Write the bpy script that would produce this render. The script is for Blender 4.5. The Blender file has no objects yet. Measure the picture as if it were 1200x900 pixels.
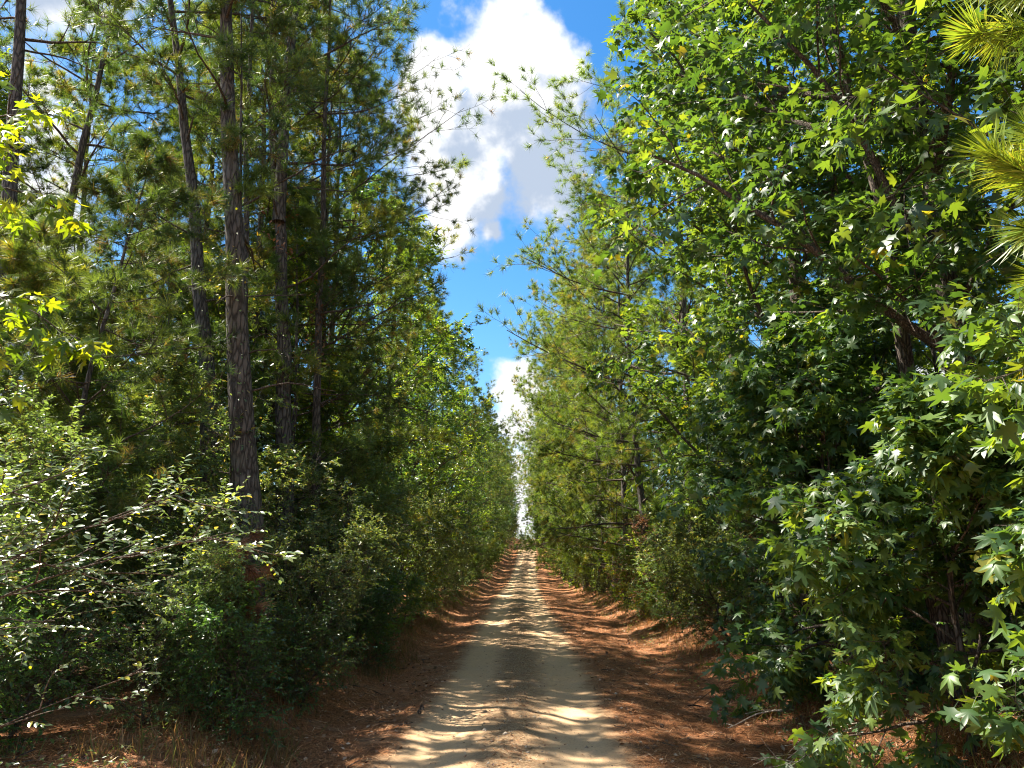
import bpy, math, time
import numpy as np
from mathutils import Matrix, Vector
T0 = time.time()
S = bpy.context.scene
COL = S.collection
R = math.radians

# ------------------------------------------------------------------ camera
cam = bpy.data.objects.new('camera', bpy.data.cameras.new('camera'))
COL.objects.link(cam)
cam.data.sensor_width = 36
cam.data.lens = 27.06
cam.data.clip_start = 0.05
cam.data.clip_end = 5000
cam.location = (0, 0, 1.9)
cam.rotation_euler = (R(90 + 12.9), 0, R(0.76))
S.camera = cam

# ------------------------------------------------------------------ light
SUN_EL, SUN_AZ = 56.0, -68.0          # azimuth clockwise from +Y
SKY_STRENGTH = 0.13
sd = Vector((math.sin(R(SUN_AZ)) * math.cos(R(SUN_EL)), math.cos(R(SUN_AZ)) * math.cos(R(SUN_EL)), math.sin(R(SUN_EL))))
sl = bpy.data.lights.new('sun', 'SUN')
sl.energy = 4.8
sl.angle = R(0.55)
sl.color = (1.0, 0.93, 0.80)
sun = bpy.data.objects.new('sun', sl)
COL.objects.link(sun)
sun.rotation_euler = sd.to_track_quat('Z', 'Y').to_euler()

S.view_settings.view_transform = 'Standard'
S.view_settings.look = 'None'
S.view_settings.exposure = 1.9
S.view_settings.gamma = 1
S.render.engine = 'CYCLES'
S.cycles.max_bounces = 8
S.cycles.diffuse_bounces = 6
S.cycles.glossy_bounces = 2
S.cycles.transmission_bounces = 4
S.cycles.transparent_max_bounces = 4
S.cycles.sample_clamp_indirect = 6
S.cycles.use_denoising = True
S.cycles.filter_width = 1.1


class NT:
    """small helper to wire shader nodes"""
    def __init__(s, tree):
        s.t = tree
        s.n = tree.nodes
        s.l = tree.links

    def node(s, typ, ins=None, **props):
        n = s.n.new(typ)
        for k, v in props.items():
            setattr(n, k, v)
        for k, v in (ins or {}).items():
            s.set(n.inputs[k], v)
        return n

    def set(s, sock, v):
        if isinstance(v, bpy.types.NodeSocket):
            s.l.new(v, sock)
        elif isinstance(v, tuple) and sock.type == 'RGBA' and len(v) == 3:
            sock.default_value = (*v, 1)
        else:
            sock.default_value = v

    def math(s, op, a, b=0.0, c=0.0, clamp=False):
        n = s.node('ShaderNodeMath', {0: a, 1: b, 2: c}, operation=op)
        n.use_clamp = clamp
        return n.outputs[0]

    def vmath(s, op, a, b=(0, 0, 0)):
        n = s.node('ShaderNodeVectorMath', {0: a, 1: b}, operation=op)
        return n.outputs[1] if op in ('LENGTH', 'DISTANCE', 'DOT_PRODUCT') else n.outputs[0]

    def mix(s, f, a, b):
        n = s.node('ShaderNodeMix', data_type='RGBA')
        s.set(n.inputs[0], f)
        s.set(n.inputs[6], a)
        s.set(n.inputs[7], b)
        return n.outputs[2]

    def ramp(s, f, stops, interp='LINEAR'):
        n = s.node('ShaderNodeValToRGB', {0: f})
        cr = n.color_ramp
        cr.interpolation = interp
        while len(cr.elements) < len(stops):
            cr.elements.new(0.5)
        for e, (p, c) in zip(cr.elements, stops):
            e.position = p
            e.color = (*c, 1) if isinstance(c, tuple) else (c, c, c, 1)
        return n.outputs[0]

    def smooth(s, v, a, b, lo=0.0, hi=1.0):
        n = s.node('ShaderNodeMapRange', {0: v, 1: a, 2: b, 3: lo, 4: hi}, interpolation_type='SMOOTHSTEP')
        return n.outputs[0]

    def noise(s, vec, scale, detail=4, rough=0.55, dist=0.0):
        n = s.node('ShaderNodeTexNoise', {'Vector': vec, 'Scale': scale, 'Detail': detail, 'Roughness': rough, 'Distortion': dist})
        return n.outputs[0]


# ------------------------------------------------------------------ sky with cumulus clouds
W = bpy.data.worlds.new('World')
S.world = W
W.use_nodes = True
wt = NT(W.node_tree)
wt.n.clear()


def px_dir(px, py):
    """direction in the world of a point of the sky given in the 1200x900 frame, used only to aim cloud centres"""
    v = Vector(((px - 600) / 902, (450 - py) / 902, -1))
    v = cam.rotation_euler.to_matrix() @ v
    return tuple(v.normalized())


grp = bpy.data.node_groups.new('cloud_density', 'ShaderNodeTree')
grp.interface.new_socket('Vector', in_out='INPUT', socket_type='NodeSocketVector')
grp.interface.new_socket('Density', in_out='OUTPUT', socket_type='NodeSocketFloat')
g = NT(grp)
gi = g.node('NodeGroupInput').outputs[0]
go = g.node('NodeGroupOutput')
blobs = [((520, 105), .070), ((595, 120), .105), ((555, 195), .10), ((635, 180), .085), ((520, 255), .055), ((505, 60), .028), ((600, 70), .06),
         ((612, 3), .03), ((600, 445), .034), ((622, 470), .045), ((605, 505), .04), ((608, 555), .045), ((610, 595), .05), ((650, 560), .07), ((575, 590), .045), ((575, 272), .02)]
acc = None
warp = g.node('ShaderNodeTexNoise', {'Vector': gi, 'Scale': 9.0, 'Detail': 5.0, 'Roughness': 0.55})
wv = g.vmath('SUBTRACT', warp.outputs[1], (0.5, 0.5, 0.5))
wsc = g.node('ShaderNodeVectorMath', {0: wv, 'Scale': 0.07}, operation='SCALE').outputs[0]
dv = g.vmath('ADD', gi, wsc)
for (p, r) in blobs:
    d = g.vmath('DISTANCE', dv, px_dir(*p))
    m = g.math('SUBTRACT', 1.0, g.math('DIVIDE', d, r))
    acc = m if acc is None else g.node('ShaderNodeMath', {0: acc, 1: m, 2: 0.25}, operation='SMOOTH_MAX').outputs[0]
f1 = g.noise(gi, 15.0, 8, 0.54)
dens = g.math('ADD', acc, g.math('MULTIPLY', g.math('SUBTRACT', f1, 0.5), 2.0))
# broad cumulus added elsewhere in the sky, cover raised for whiter fill light
ctr = g.vmath('DISTANCE', gi, px_dir(590, 330))
away = g.smooth(ctr, 0.30, 0.55)
f2 = g.noise(gi, 3.2, 10, 0.52)
field = g.math('MULTIPLY', g.math('SUBTRACT', f2, 0.49), 7.0)
field = g.math('SUBTRACT', field, g.math('MULTIPLY', g.math('SUBTRACT', 1.0, away), 3.0))
dens = g.math('MAXIMUM', dens, field)
g.l.new(dens, go.inputs[0])

tc = wt.node('ShaderNodeTexCoord').outputs['Generated']
sky = wt.node('ShaderNodeTexSky', sky_type='NISHITA')
sky.sun_disc = False
sky.sun_elevation = R(SUN_EL)
sky.sun_rotation = R(SUN_AZ)
sky.air_density = 1.0
sky.dust_density = 0.4
sky.ozone_density = 2.5
skyc = wt.node('ShaderNodeHueSaturation', {'Hue': 0.497, 'Saturation': 1.34, 'Value': 0.50, 'Color': sky.outputs[0]}).outputs[0]


def cloud_at(vec):
    n = wt.n.new('ShaderNodeGroup')
    n.node_tree = grp
    wt.l.new(vec, n.inputs[0])
    return n.outputs[0]


dA = cloud_at(tc)
dB = cloud_at(wt.vmath('ADD', tc, (-0.045, 0.0, 0.065)))
mask = wt.smooth(dA, -0.10, 0.46)
lit = wt.math('SUBTRACT', dA, dB)
shade = wt.math('ADD', wt.math('MULTIPLY', lit, 0.25), wt.math('MULTIPLY', dB, -0.8))
shade = wt.smooth(shade, -0.42, 0.10)
ccol = wt.mix(shade, (1.15, 1.36, 1.70), (2.6, 2.6, 2.6))
wc = wt.mix(mask, skyc, ccol)
bg = wt.node('ShaderNodeBackground', {'Color': wc, 'Strength': SKY_STRENGTH})
wo = wt.node('ShaderNodeOutputWorld', {'Surface': bg.outputs[0]})

# ------------------------------------------------------------------ materials


def new_mat(name):
    m = bpy.data.materials.new(name)
    m.use_nodes = True
    t = NT(m.node_tree)
    t.n.clear()
    return m, t


def out(t, surf):
    t.node('ShaderNodeOutputMaterial', {'Surface': surf})


def leaf_mat(name, stops, trans_gain=(2.6, 2.4, 1.0), tf=0.42, rough=0.36, spec=0.5, clump=1.0):
    m, t = new_mat(name)
    at = t.node('ShaderNodeAttribute', attribute_name='tint').outputs['Fac']
    oi = t.node('ShaderNodeObjectInfo').outputs['Random']
    tint = t.math('FRACT', t.math('ADD', at, oi))
    geo = t.node('ShaderNodeNewGeometry')
    cl = t.noise(geo.outputs['Position'], 0.9, 3, 0.6)
    col = t.ramp(tint, stops)
    v = t.smooth(cl, 0.3, 0.7, 1.0 - 0.35 * clump, 1.0 + 0.35 * clump)
    vs = t.math('ADD', v, t.math('MULTIPLY', t.math('SUBTRACT', oi, 0.5), 0.3))
    h = t.math('ADD', 0.5, t.math('MULTIPLY', t.math('SUBTRACT', cl, 0.5), -0.06 * clump))
    col = t.node('ShaderNodeHueSaturation', {'Hue': h, 'Value': vs, 'Color': col}).outputs[0]
    pb = t.node('ShaderNodeBsdfPrincipled', {'Base Color': col, 'Roughness': rough, 'Specular IOR Level': spec})
    tcl = t.node('ShaderNodeMix', data_type='RGBA', blend_type='MULTIPLY')
    tcl.inputs[0].default_value = 1
    t.set(tcl.inputs[6], col)
    t.set(tcl.inputs[7], trans_gain)
    tr = t.node('ShaderNodeBsdfTranslucent', {'Color': tcl.outputs[2]})
    mx = t.node('ShaderNodeMixShader', {0: tf, 1: pb.outputs[0], 2: tr.outputs[0]})
    out(t, mx.outputs[0])
    return m


M = {}
M['gum'] = leaf_mat('gum_leaf', [(0, (.032, .078, .030)), (.5, (.050, .104, .030)), (.85, (.080, .138, .030)), (.985, (.11, .16, .03)), (1, (.20, .18, .03))],
                    (3.8, 3.1, .7), 0.35, 0.44, 0.55)
M['gumy'] = leaf_mat('yellow_green_gum_leaf', [(0, (.075, .15, .02)), (.6, (.13, .20, .015)), (1, (.24, .26, .02))], (3.0, 2.4, .6), 0.5, 0.35)  # yellower, brighter colours than the plain gum leaf
M['oak'] = leaf_mat('oak_leaf', [(0, (.044, .100, .026)), (.5, (.070, .135, .028)), (.86, (.110, .170, .030)), (.97, (.17, .20, .03)), (1, (.28, .12, .03))],
                    (4.0, 3.1, .6), 0.47, 0.32, 0.55)
M['oak2'] = leaf_mat('dark_oak_leaf', [(0, (.034, .086, .030)), (.6, (.056, .118, .034)), (.93, (.09, .15, .036)), (1, (.13, .13, .03))], (3.0, 2.8, .9), 0.38, 0.30, 0.6)
M['shrub'] = leaf_mat('shrub_leaf', [(0, (.062, .112, .046)), (.5, (.095, .150, .060)), (.9, (.14, .19, .07)), (1, (.24, .18, .05))], (3.0, 2.6, .9), 0.38, 0.34, 0.6)
M['shrubp'] = leaf_mat('pale_shrub_leaf', [(0, (.075, .125, .065)), (.7, (.11, .16, .075)), (.86, (.13, .18, .07)), (.93, (.26, .28, .03)), (1, (.36, .28, .03))],
                       (2.6, 2.4, .8), 0.34, 0.22, 0.9)
M['yel'] = leaf_mat('yellowing_leaf', [(0, (.10, .14, .02)), (.6, (.17, .18, .02)), (1, (.30, .22, .03))], (2.4, 2.0, .6), 0.45, 0.4)
M['needle'] = leaf_mat('pine_needle', [(0, (.060, .112, .026)), (.5, (.092, .158, .032)), (.9, (.150, .190, .035)), (1, (.22, .17, .05))],
                       (2.6, 2.2, .7), 0.42, 0.42, 0.4)
M['needle2'] = leaf_mat('dark_pine_needle', [(0, (.045, .092, .028)), (.5, (.075, .130, .032)), (.93, (.11, .155, .036)), (1, (.18, .12, .05))],
                        (2.6, 2.3, .9), 0.35, 0.42, 0.4)
M['needleb'] = leaf_mat('bright_pine_needle', [(0, (.10, .17, .025)), (.6, (.15, .22, .03)), (1, (.24, .26, .05))], (2.2, 1.9, .6), 0.35, 0.4, 0.4)
M['brown'] = leaf_mat('dead_leaf', [(0, (.11, .05, .025)), (.5, (.20, .09, .04)), (.85, (.30, .15, .07)), (1, (.42, .27, .15))], (1.4, 1.1, .8), 0.25, 0.6, 0.3)
M['grass'] = leaf_mat('dry_grass_blade', [(0, (.20, .10, .05)), (.5, (.30, .16, .08)), (.85, (.26, .18, .07)), (1, (.14, .19, .04))], (1.6, 1.4, .8), 0.35, 0.5, 0.3)
M['grassg'] = leaf_mat('green_grass_blade', [(0, (.08, .08, .03)), (.4, (.16, .10, .05)), (.8, (.22, .14, .07)), (1, (.10, .16, .04))], (1.8, 1.6, .8), 0.35, 0.5, 0.3)
M['straw'] = leaf_mat('pine_straw', [(0, (.14, .05, .02)), (.35, (.40, .155, .058)), (.75, (.62, .29, .12)), (1, (.80, .58, .36))], (1.2, 1.0, .8), 0.15, 0.55, 0.3, 0.6)
M['litter'] = leaf_mat('leaf_litter', [(0, (.13, .06, .03)), (.5, (.25, .12, .055)), (.8, (.38, .22, .12)), (1, (.58, .46, .34))], (1.2, 1.0, .8), 0.15, 0.5, 0.4, 0.6)


def bark_mat(name, dark, light, sc=1.0):
    m, t = new_mat(name)
    geo = t.node('ShaderNodeNewGeometry')
    mp = t.node('ShaderNodeMapping', {'Vector': geo.outputs['Position'], 'Scale': (1, 1, 0.22)})
    vo = t.node('ShaderNodeTexVoronoi', {'Vector': t.vmath('ADD', mp.outputs[0], t.node('ShaderNodeVectorMath', {0: t.node('ShaderNodeTexNoise', {'Vector': mp.outputs[0], 'Scale': 12.0}).outputs[1], 'Scale': .05}, operation='SCALE').outputs[0]), 'Scale': 17.0 * sc, 'Randomness': 1.0}, feature='DISTANCE_TO_EDGE')
    n1 = t.noise(mp.outputs[0], 40 * sc, 6, 0.7)
    n2 = t.noise(geo.outputs['Position'], 1.7, 3, 0.5)
    pl = t.smooth(t.math('ADD', vo.outputs[0], t.math('MULTIPLY', t.math('SUBTRACT', n1, .5), .35)), -0.06, 0.26)
    f = t.math('MULTIPLY', pl, t.math('ADD', 0.4, n1))
    f = t.math('MULTIPLY', f, t.math('ADD', 0.55, n2), clamp=True)
    col = t.mix(f, dark, light)
    col = t.mix(t.smooth(t.noise(geo.outputs['Position'], 3.1, 4, .65), .52, .72, 0, .45), col, tuple(c * k for c, k in zip(light, (1.0, 1.08, .95))))
    bm = t.node('ShaderNodeBump', {'Strength': 0.9, 'Distance': 0.02, 'Height': t.math('ADD', pl, t.math('MULTIPLY', n1, 0.6))})
    pb = t.node('ShaderNodeBsdfPrincipled', {'Base Color': col, 'Roughness': 0.9, 'Specular IOR Level': 0.2, 'Normal': bm.outputs[0]})
    out(t, pb.outputs[0])
    return m


M['bark'] = bark_mat('pine_bark', (.036, .031, .027), (.145, .128, .112))
M['barkd'] = bark_mat('dark_bark', (.030, .022, .018), (.15, .12, .10), 1.5)
M['twig'] = bark_mat('twig_bark', (.06, .045, .035), (.16, .125, .10), 2.0)
M['bare'] = bark_mat('bare_wood', (.22, .18, .14), (.55, .48, .40), 2.5)


# ------------------------------------------------------------------ numpy noise + terrain
def vnoise(x, y, seed=0):
    xi = np.floor(x).astype(np.int64)
    yi = np.floor(y).astype(np.int64)
    fx = x - xi
    fy = y - yi
    fx = fx * fx * (3 - 2 * fx)
    fy = fy * fy * (3 - 2 * fy)

    def h(a, b):
        n = (a * 374761393 + b * 668265263 + seed * 974711) & 0x7fffffff
        n = ((n ^ (n >> 13)) * 1274126177) & 0x7fffffff
        return ((n ^ (n >> 16)) & 0xffff) / 65535.0
    return (h(xi, yi) * (1 - fx) + h(xi + 1, yi) * fx) * (1 - fy) + (h(xi, yi + 1) * (1 - fx) + h(xi + 1, yi + 1) * fx) * fy


def fbm(x, y, o=4, seed=0):
    s = 0.0
    a = 0.5
    for i in range(o):
        s = s + a * (vnoise(x * 2 ** i, y * 2 ** i, seed + i) - 0.5)
        a *= 0.5
    return s


def xc(y):
    y = np.asarray(y, float)
    return -0.16 + 0.10 * np.clip((y - 7) / 8, 0, 1) - 0.12 * np.clip((y - 15) / 20, 0, 1) + 1.7 * np.clip((y - 45) / 105, 0, 2.0) ** 1.3


def sst(t):
    t = np.clip(t, 0, 1)
    return t * t * (3 - 2 * t)


def gz(x, y, fine=True):
    x = np.asarray(x, float)
    y = np.asarray(y, float)
    z = 5.9 * sst((y - 58) / 96)
    z = z - np.clip(np.minimum((np.maximum(y - 155, 0)) ** 2 * 0.0009, 14), 0, 14)
    r = x - xc(y) + 0.25 * fbm(x * .3, y * .25, 3, 5)
    a = np.abs(r)
    z = z - 0.035 * (np.exp(-((a - 0.78) / 0.28) ** 2))
    z = z - 0.10 * sst((r - 1.5) / 1.2) + 0.42 * sst((r - 3.0) / 1.6)
    z = z - 0.06 * sst((-r - 1.2) / 0.6) + 0.34 * sst((-r - 2.0) / 1.2)
    off = sst((a - 1.25) / 1.0)
    z = z + off * (0.20 * fbm(x * .55, y * .4, 4, 11))
    z = z + sst((a - 6) / 10) * 1.2 * fbm(x * .08, y * .08, 3, 21)
    if fine:
        z = z + off * 0.09 * fbm(x * 4.3, y * 4.3, 4, 31) + (1 - off) * (0.014 * fbm(x * 3, y * 2.0, 4, 41) + .010 * fbm(x * 11, y * 9, 3, 47))
        z = z + np.exp(-(r / 0.33) ** 2) * (0.035 + 0.07 * fbm(x * 6, y * 4, 3, 51))
    return z


# ------------------------------------------------------------------ geometry helpers
class Geo:
    def __init__(s):
        s.v, s.f, s.t, s.n = [], [], [], 0

    def add(s, V, F, tint=None):
        """V (n,3); F (m,k)"""
        s.v.append(np.asarray(V, np.float32).reshape(-1, 3))
        F = np.asarray(F, np.int64)
        s.f.append(F + s.n)
        s.t.append(np.zeros(len(F), np.float32) if tint is None else np.asarray(tint, np.float32))
        s.n += len(s.v[-1])

    def mesh(s, name, mats, smooth=True):
        me = bpy.data.meshes.new(name)
        if not s.v:
            return me
        V = np.concatenate(s.v)
        me.vertices.add(len(V))
        me.vertices.foreach_set('co', V.ravel())
        cnt = np.concatenate([np.full(len(f), f.shape[1]) for f in s.f])
        idx = np.concatenate([f.ravel() for f in s.f]).astype(np.int32)
        st = np.concatenate([[0], np.cumsum(cnt)[:-1]]).astype(np.int32)
        me.loops.add(len(idx))
        me.loops.foreach_set('vertex_index', idx)
        me.polygons.add(len(cnt))
        me.polygons.foreach_set('loop_start', st)
        a = me.attributes.new('tint', 'FLOAT', 'FACE')
        a.data.foreach_set('value', np.concatenate(s.t))
        if smooth:
            me.polygons.foreach_set('use_smooth', np.ones(len(cnt), bool))
        me.update(calc_edges=True)
        for m in (mats if isinstance(mats, (list, tuple)) else [mats]):
            me.materials.append(m)
        return me


def norm(a):
    return a / np.maximum(np.linalg.norm(a, axis=-1, keepdims=True), 1e-9)


def tubes(G, P, Rr, s=5):
    """P (B,n,3) centre lines, Rr (B,n) radii"""
    B, n, _ = P.shape
    if B == 0:
        return
    T = np.empty_like(P)
    T[:, 1:-1] = P[:, 2:] - P[:, :-2]
    T[:, 0] = P[:, 1] - P[:, 0]
    T[:, -1] = P[:, -1] - P[:, -2]
    T = norm(T)
    mean = norm(P[:, -1] - P[:, 0])
    ref = np.where(np.abs(mean[:, 2:3]) > 0.8, np.array([[1.0, 0, 0]]), np.array([[0, 0, 1.0]]))[:, None, :]
    U = norm(np.cross(T, np.broadcast_to(ref, T.shape)))
    V = np.cross(T, U)
    an = np.arange(s) * 2 * np.pi / s
    ring = P[:, :, None, :] + Rr[:, :, None, None] * (np.cos(an)[None, None, :, None] * U[:, :, None, :] + np.sin(an)[None, None, :, None] * V[:, :, None, :])
    base = (np.arange(B) * n * s)[:, None, None] + (np.arange(n - 1) * s)[None, :, None] + np.arange(s)[None, None, :]
    nxt = (np.arange(B) * n * s)[:, None, None] + (np.arange(n - 1) * s)[None, :, None] + ((np.arange(s) + 1) % s)[None, None, :]
    F = np.stack([base, nxt, nxt + s, base + s], -1).reshape(-1, 4)
    G.add(ring.reshape(-1, 3), F)


def paths(rng, p0, d0, L, n, up=0.0, wob=0.1):
    seg = (L / (n - 1))[:, None]
    d = norm(d0)
    pts = [p0]
    for i in range(1, n):
        d = norm(d + rng.normal(0, wob, d.shape) + np.array([0, 0, up]))
        pts.append(pts[-1] + d * seg)
    return np.stack(pts, 1)


def sample(P, idx, t):
    n = P.shape[1]
    f = np.clip(t, 0, 0.9999) * (n - 1)
    i = np.floor(f).astype(int)
    fr = (f - i)[:, None]
    a, b = P[idx, i], P[idx, i + 1]
    return a + (b - a) * fr, norm(b - a)


def sprout(rng, P, per, t0, t1, ang, sd, n, length, up=0.0, wob=0.1, flat=0.0):
    """length: callable(idx, t, dirs) -> (N,)"""
    B = P.shape[0]
    idx = np.repeat(np.arange(B), per)
    k = np.tile(np.arange(per), B)
    t = t0 + (t1 - t0) * (k + rng.random(B * per)) / per
    pos, tan = sample(P, idx, t)
    az = k * 2.39996 + rng.random(B)[idx] * 6.28 + rng.normal(0, .35, B * per)
    ref = np.where(np.abs(tan[:, 2:3]) > 0.85, np.array([[1.0, 0, 0]]), np.array([[0, 0, 1.0]]))
    U = norm(np.cross(tan, ref))
    V = np.cross(tan, U)
    a = rng.normal(ang, sd, B * per)[:, None]
    side = np.cos(az)[:, None] * U + np.sin(az)[:, None] * V * (1 - flat)
    d = norm(np.cos(a) * tan + np.sin(a) * norm(side))
    L = length(idx, t, d)
    return paths(rng, pos, d, L, n, up, wob), L, idx, t


def frames(a, n):
    a = norm(a)
    x = norm(np.cross(a, n))
    z = np.cross(x, a)
    return np.stack([x, a, z], -1)          # columns


def scatter(G, tv, tf, pos, fr, sc, tint):
    N = len(pos)
    if N == 0:
        return
    if isinstance(tv, list):                    # several leaf shapes: share them out
        w = np.arange(N) % len(tv)
        for i_, (v_, f_) in enumerate(tv):
            q = w == i_
            scatter(G, v_, f_, pos[q], fr[q], sc[q], tint[q])
        return
    k = len(tv)
    V = np.einsum('nij,kj->nki', fr, tv) * sc[:, None, None] + pos[:, None, :]
    F = (tf[None] + (np.arange(N) * k)[:, None, None]).reshape(-1, tf.shape[1])
    G.add(V.reshape(-1, 3), F, np.repeat(tint, len(tf)))


# leaf templates: x across, y to the tip, z the upper face
def star(detail=True, curl=-.22, skew=0.0, fold=.03):
    lob = [(-118, .62), (-56, .88), (0, 1.0), (56, .88), (118, .62)]
    c = np.array([0, .34])
    o = [(0, .02)]
    for i, (a, r) in enumerate(lob):
        A = R(a)
        o.append((c[0] + math.sin(A) * r * .68, c[1] + math.cos(A) * r * .68))
        if i < 4:
            A2 = R((a + lob[i + 1][0]) / 2)
            o.append((c[0] + math.sin(A2) * .23, c[1] + math.cos(A2) * .23))
    if detail:                                   # shoulders on each lobe: broader, pointed lobes
        o2 = [o[0]]
        for i, (a, r) in enumerate(lob):
            A = R(a)
            t = np.array([math.sin(A), math.cos(A)])
            s_ = np.array([math.cos(A), -math.sin(A)])
            rr = r * .68
            o2.append(tuple(c + t * rr * .62 - s_ * .105))
            o2.append(tuple(c + t * rr))
            o2.append(tuple(c + t * rr * .62 + s_ * .105))
            if i < 4:
                A2 = R((a + lob[i + 1][0]) / 2)
                o2.append((c[0] + math.sin(A2) * .21, c[1] + math.cos(A2) * .21))
        o = o2
    V = [(c[0], c[1], fold)] + [(x + skew * y * y, y * (1 + .12 * np.sign(skew) * x), curl * (x * x + (y - .34) ** 2) + skew * x) for x, y in o]
    n = len(o)
    F = [(0, 1 + i, 1 + (i + 1) % n) for i in range(n)]
    if detail:                                   # stalk
        b = len(V)
        V += [(-.012, .03, 0), (.012, .03, 0), (0, -.62, .10)]
        F.append((b, b + 1, b + 2))
    return np.array(V, float), np.array(F)


STAR_D = [star(True), star(True, -.55, .14, .05), star(True, .30, -.16, -.03), star(True, -.95, .22, .06), star(True, -.40, -.25, .02)]
STAR = [star(False), star(False, -.55, .14, .05), star(False, .30, -.16, -.03), star(False, -.95, .22, .06), star(False, -.40, -.25, .02)]
OVAL = (np.array([(0, 0, 0), (-.24, .42, .07), (0, 1, -.06), (.24, .42, .07)], float), np.array([(0, 2, 1), (0, 3, 2)]))
OVAL_D = (np.array([(0, 0, 0), (-.2, .25, .06), (-.22, .6, .05), (0, 1, -.08), (.22, .6, .05), (.2, .25, .06), (0, .45, 0)], float),
          np.array([(6, 1, 0), (6, 2, 1), (6, 3, 2), (6, 4, 3), (6, 5, 4), (6, 0, 5)]))
# lobed oak-ish leaf, four triangles
LOBE = (np.array([(0, 0, 0), (-.28, .45, .05), (-.10, .55, .02), (-.2, .8, 0), (0, 1, -.06), (.2, .8, 0), (.10, .55, .02), (.28, .45, .05)], float),
        np.array([(0, 2, 1), (0, 7, 6), (2, 4, 3), (6, 5, 4), (0, 4, 2), (0, 6, 4)]))


def tuft(n, w, seed, L=1.0, spread=(18, 62)):
    rng = np.random.default_rng(seed)
    V, F = [], []
    for i in range(n):
        y0 = rng.uniform(-.45, .12)
        a = R(rng.uniform(*spread))
        az = rng.uniform(0, 6.283)
        d = np.array([math.sin(a) * math.cos(az), math.cos(a), math.sin(a) * math.sin(az)])
        s_ = norm(np.cross(d, rng.normal(0, 1, 3)))
        l = L * rng.uniform(.75, 1.1)
        p = np.array([0, y0, 0])
        mid = p + d * l * .55
        b = len(V)
        V += [p - s_ * w * .6, p + s_ * w * .6, mid + s_ * w * .5 + [0, 0, -.01], p + d * l + np.array([0, 0, -.10 * l]), ]
        F += [(b, b + 1, b + 2), (b, b + 2, b + 3)] if w < .02 else [(b, b + 1, b + 3)]
    return np.array(V), np.array(F)


# needle tufts: unit = needle length
TUFT_N = tuft(46, .012, 1)
TUFT_M = tuft(24, .040, 2, spread=(18, 88))
TUFT_F = tuft(22, .040, 3, spread=(18, 88))


# ------------------------------------------------------------------ object helpers
def obj(name, me, parent=None, kind=None):
    o = bpy.data.objects.new(name, me)
    COL.objects.link(o)
    o.parent = parent
    if kind:
        o['kind'] = kind
    return o


def thing(name, label, cat, loc, rz=0.0, sc=1.0, group=None):
    o = bpy.data.objects.new(name, None)
    COL.objects.link(o)
    o.location = loc
    o.rotation_euler = (0, 0, rz)
    o.scale = (sc,) * 3 if not isinstance(sc, tuple) else sc
    o.empty_display_size = .2
    o['label'] = label
    o['category'] = cat
    if group:
        o['group'] = group
    return o


# ------------------------------------------------------------------ plant builders: each returns a dict part name -> (mesh, kind)
def trunk_poly(rng, ctrl, n=16, wob=0.02):
    c = np.array(ctrl, float)
    d = np.concatenate([[0], np.cumsum(np.linalg.norm(np.diff(c, axis=0), axis=1))])
    t = np.linspace(0, d[-1], n)
    P = np.stack([np.interp(t, d, c[:, i]) for i in range(3)], 1)
    for _ in range(2):
        P[1:-1] = (P[:-2] + 2 * P[1:-1] + P[2:]) / 4
    P[1:-1, :2] += rng.normal(0, wob, (n - 2, 2))
    return P[None]


def trunk_mesh(P, r0, r1, s=12, flare=1.35, mat='bark', extra=None):
    G = Geo()
    n = P.shape[1]
    t = np.linspace(0, 1, n)
    rad = (r0 + (r1 - r0) * t ** .9) * (1 + (flare - 1) * np.exp(-t * n * .9))
    tubes(G, P, rad[None], s)
    if extra:
        for (Pe, a, b) in extra:
            tubes(G, Pe, np.linspace(a, b, Pe.shape[1])[None], 9)
    return G.mesh('trunk', M[mat])


def split_limbs(l1, l2, l3, name='limb'):
    """each limb with its own side branches as one mesh"""
    r_ = []
    for q in range(len(l1[0])):
        G = Geo()
        tubes(G, l1[0][q:q + 1], l1[1][q:q + 1], 6)
        for l in (l2, l3):
            if l is not None:
                w = l[2] == q
                tubes(G, l[0][w], l[1][w], 3)
        r_.append((name, G.mesh(name, M['twig'])))
    return r_


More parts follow.
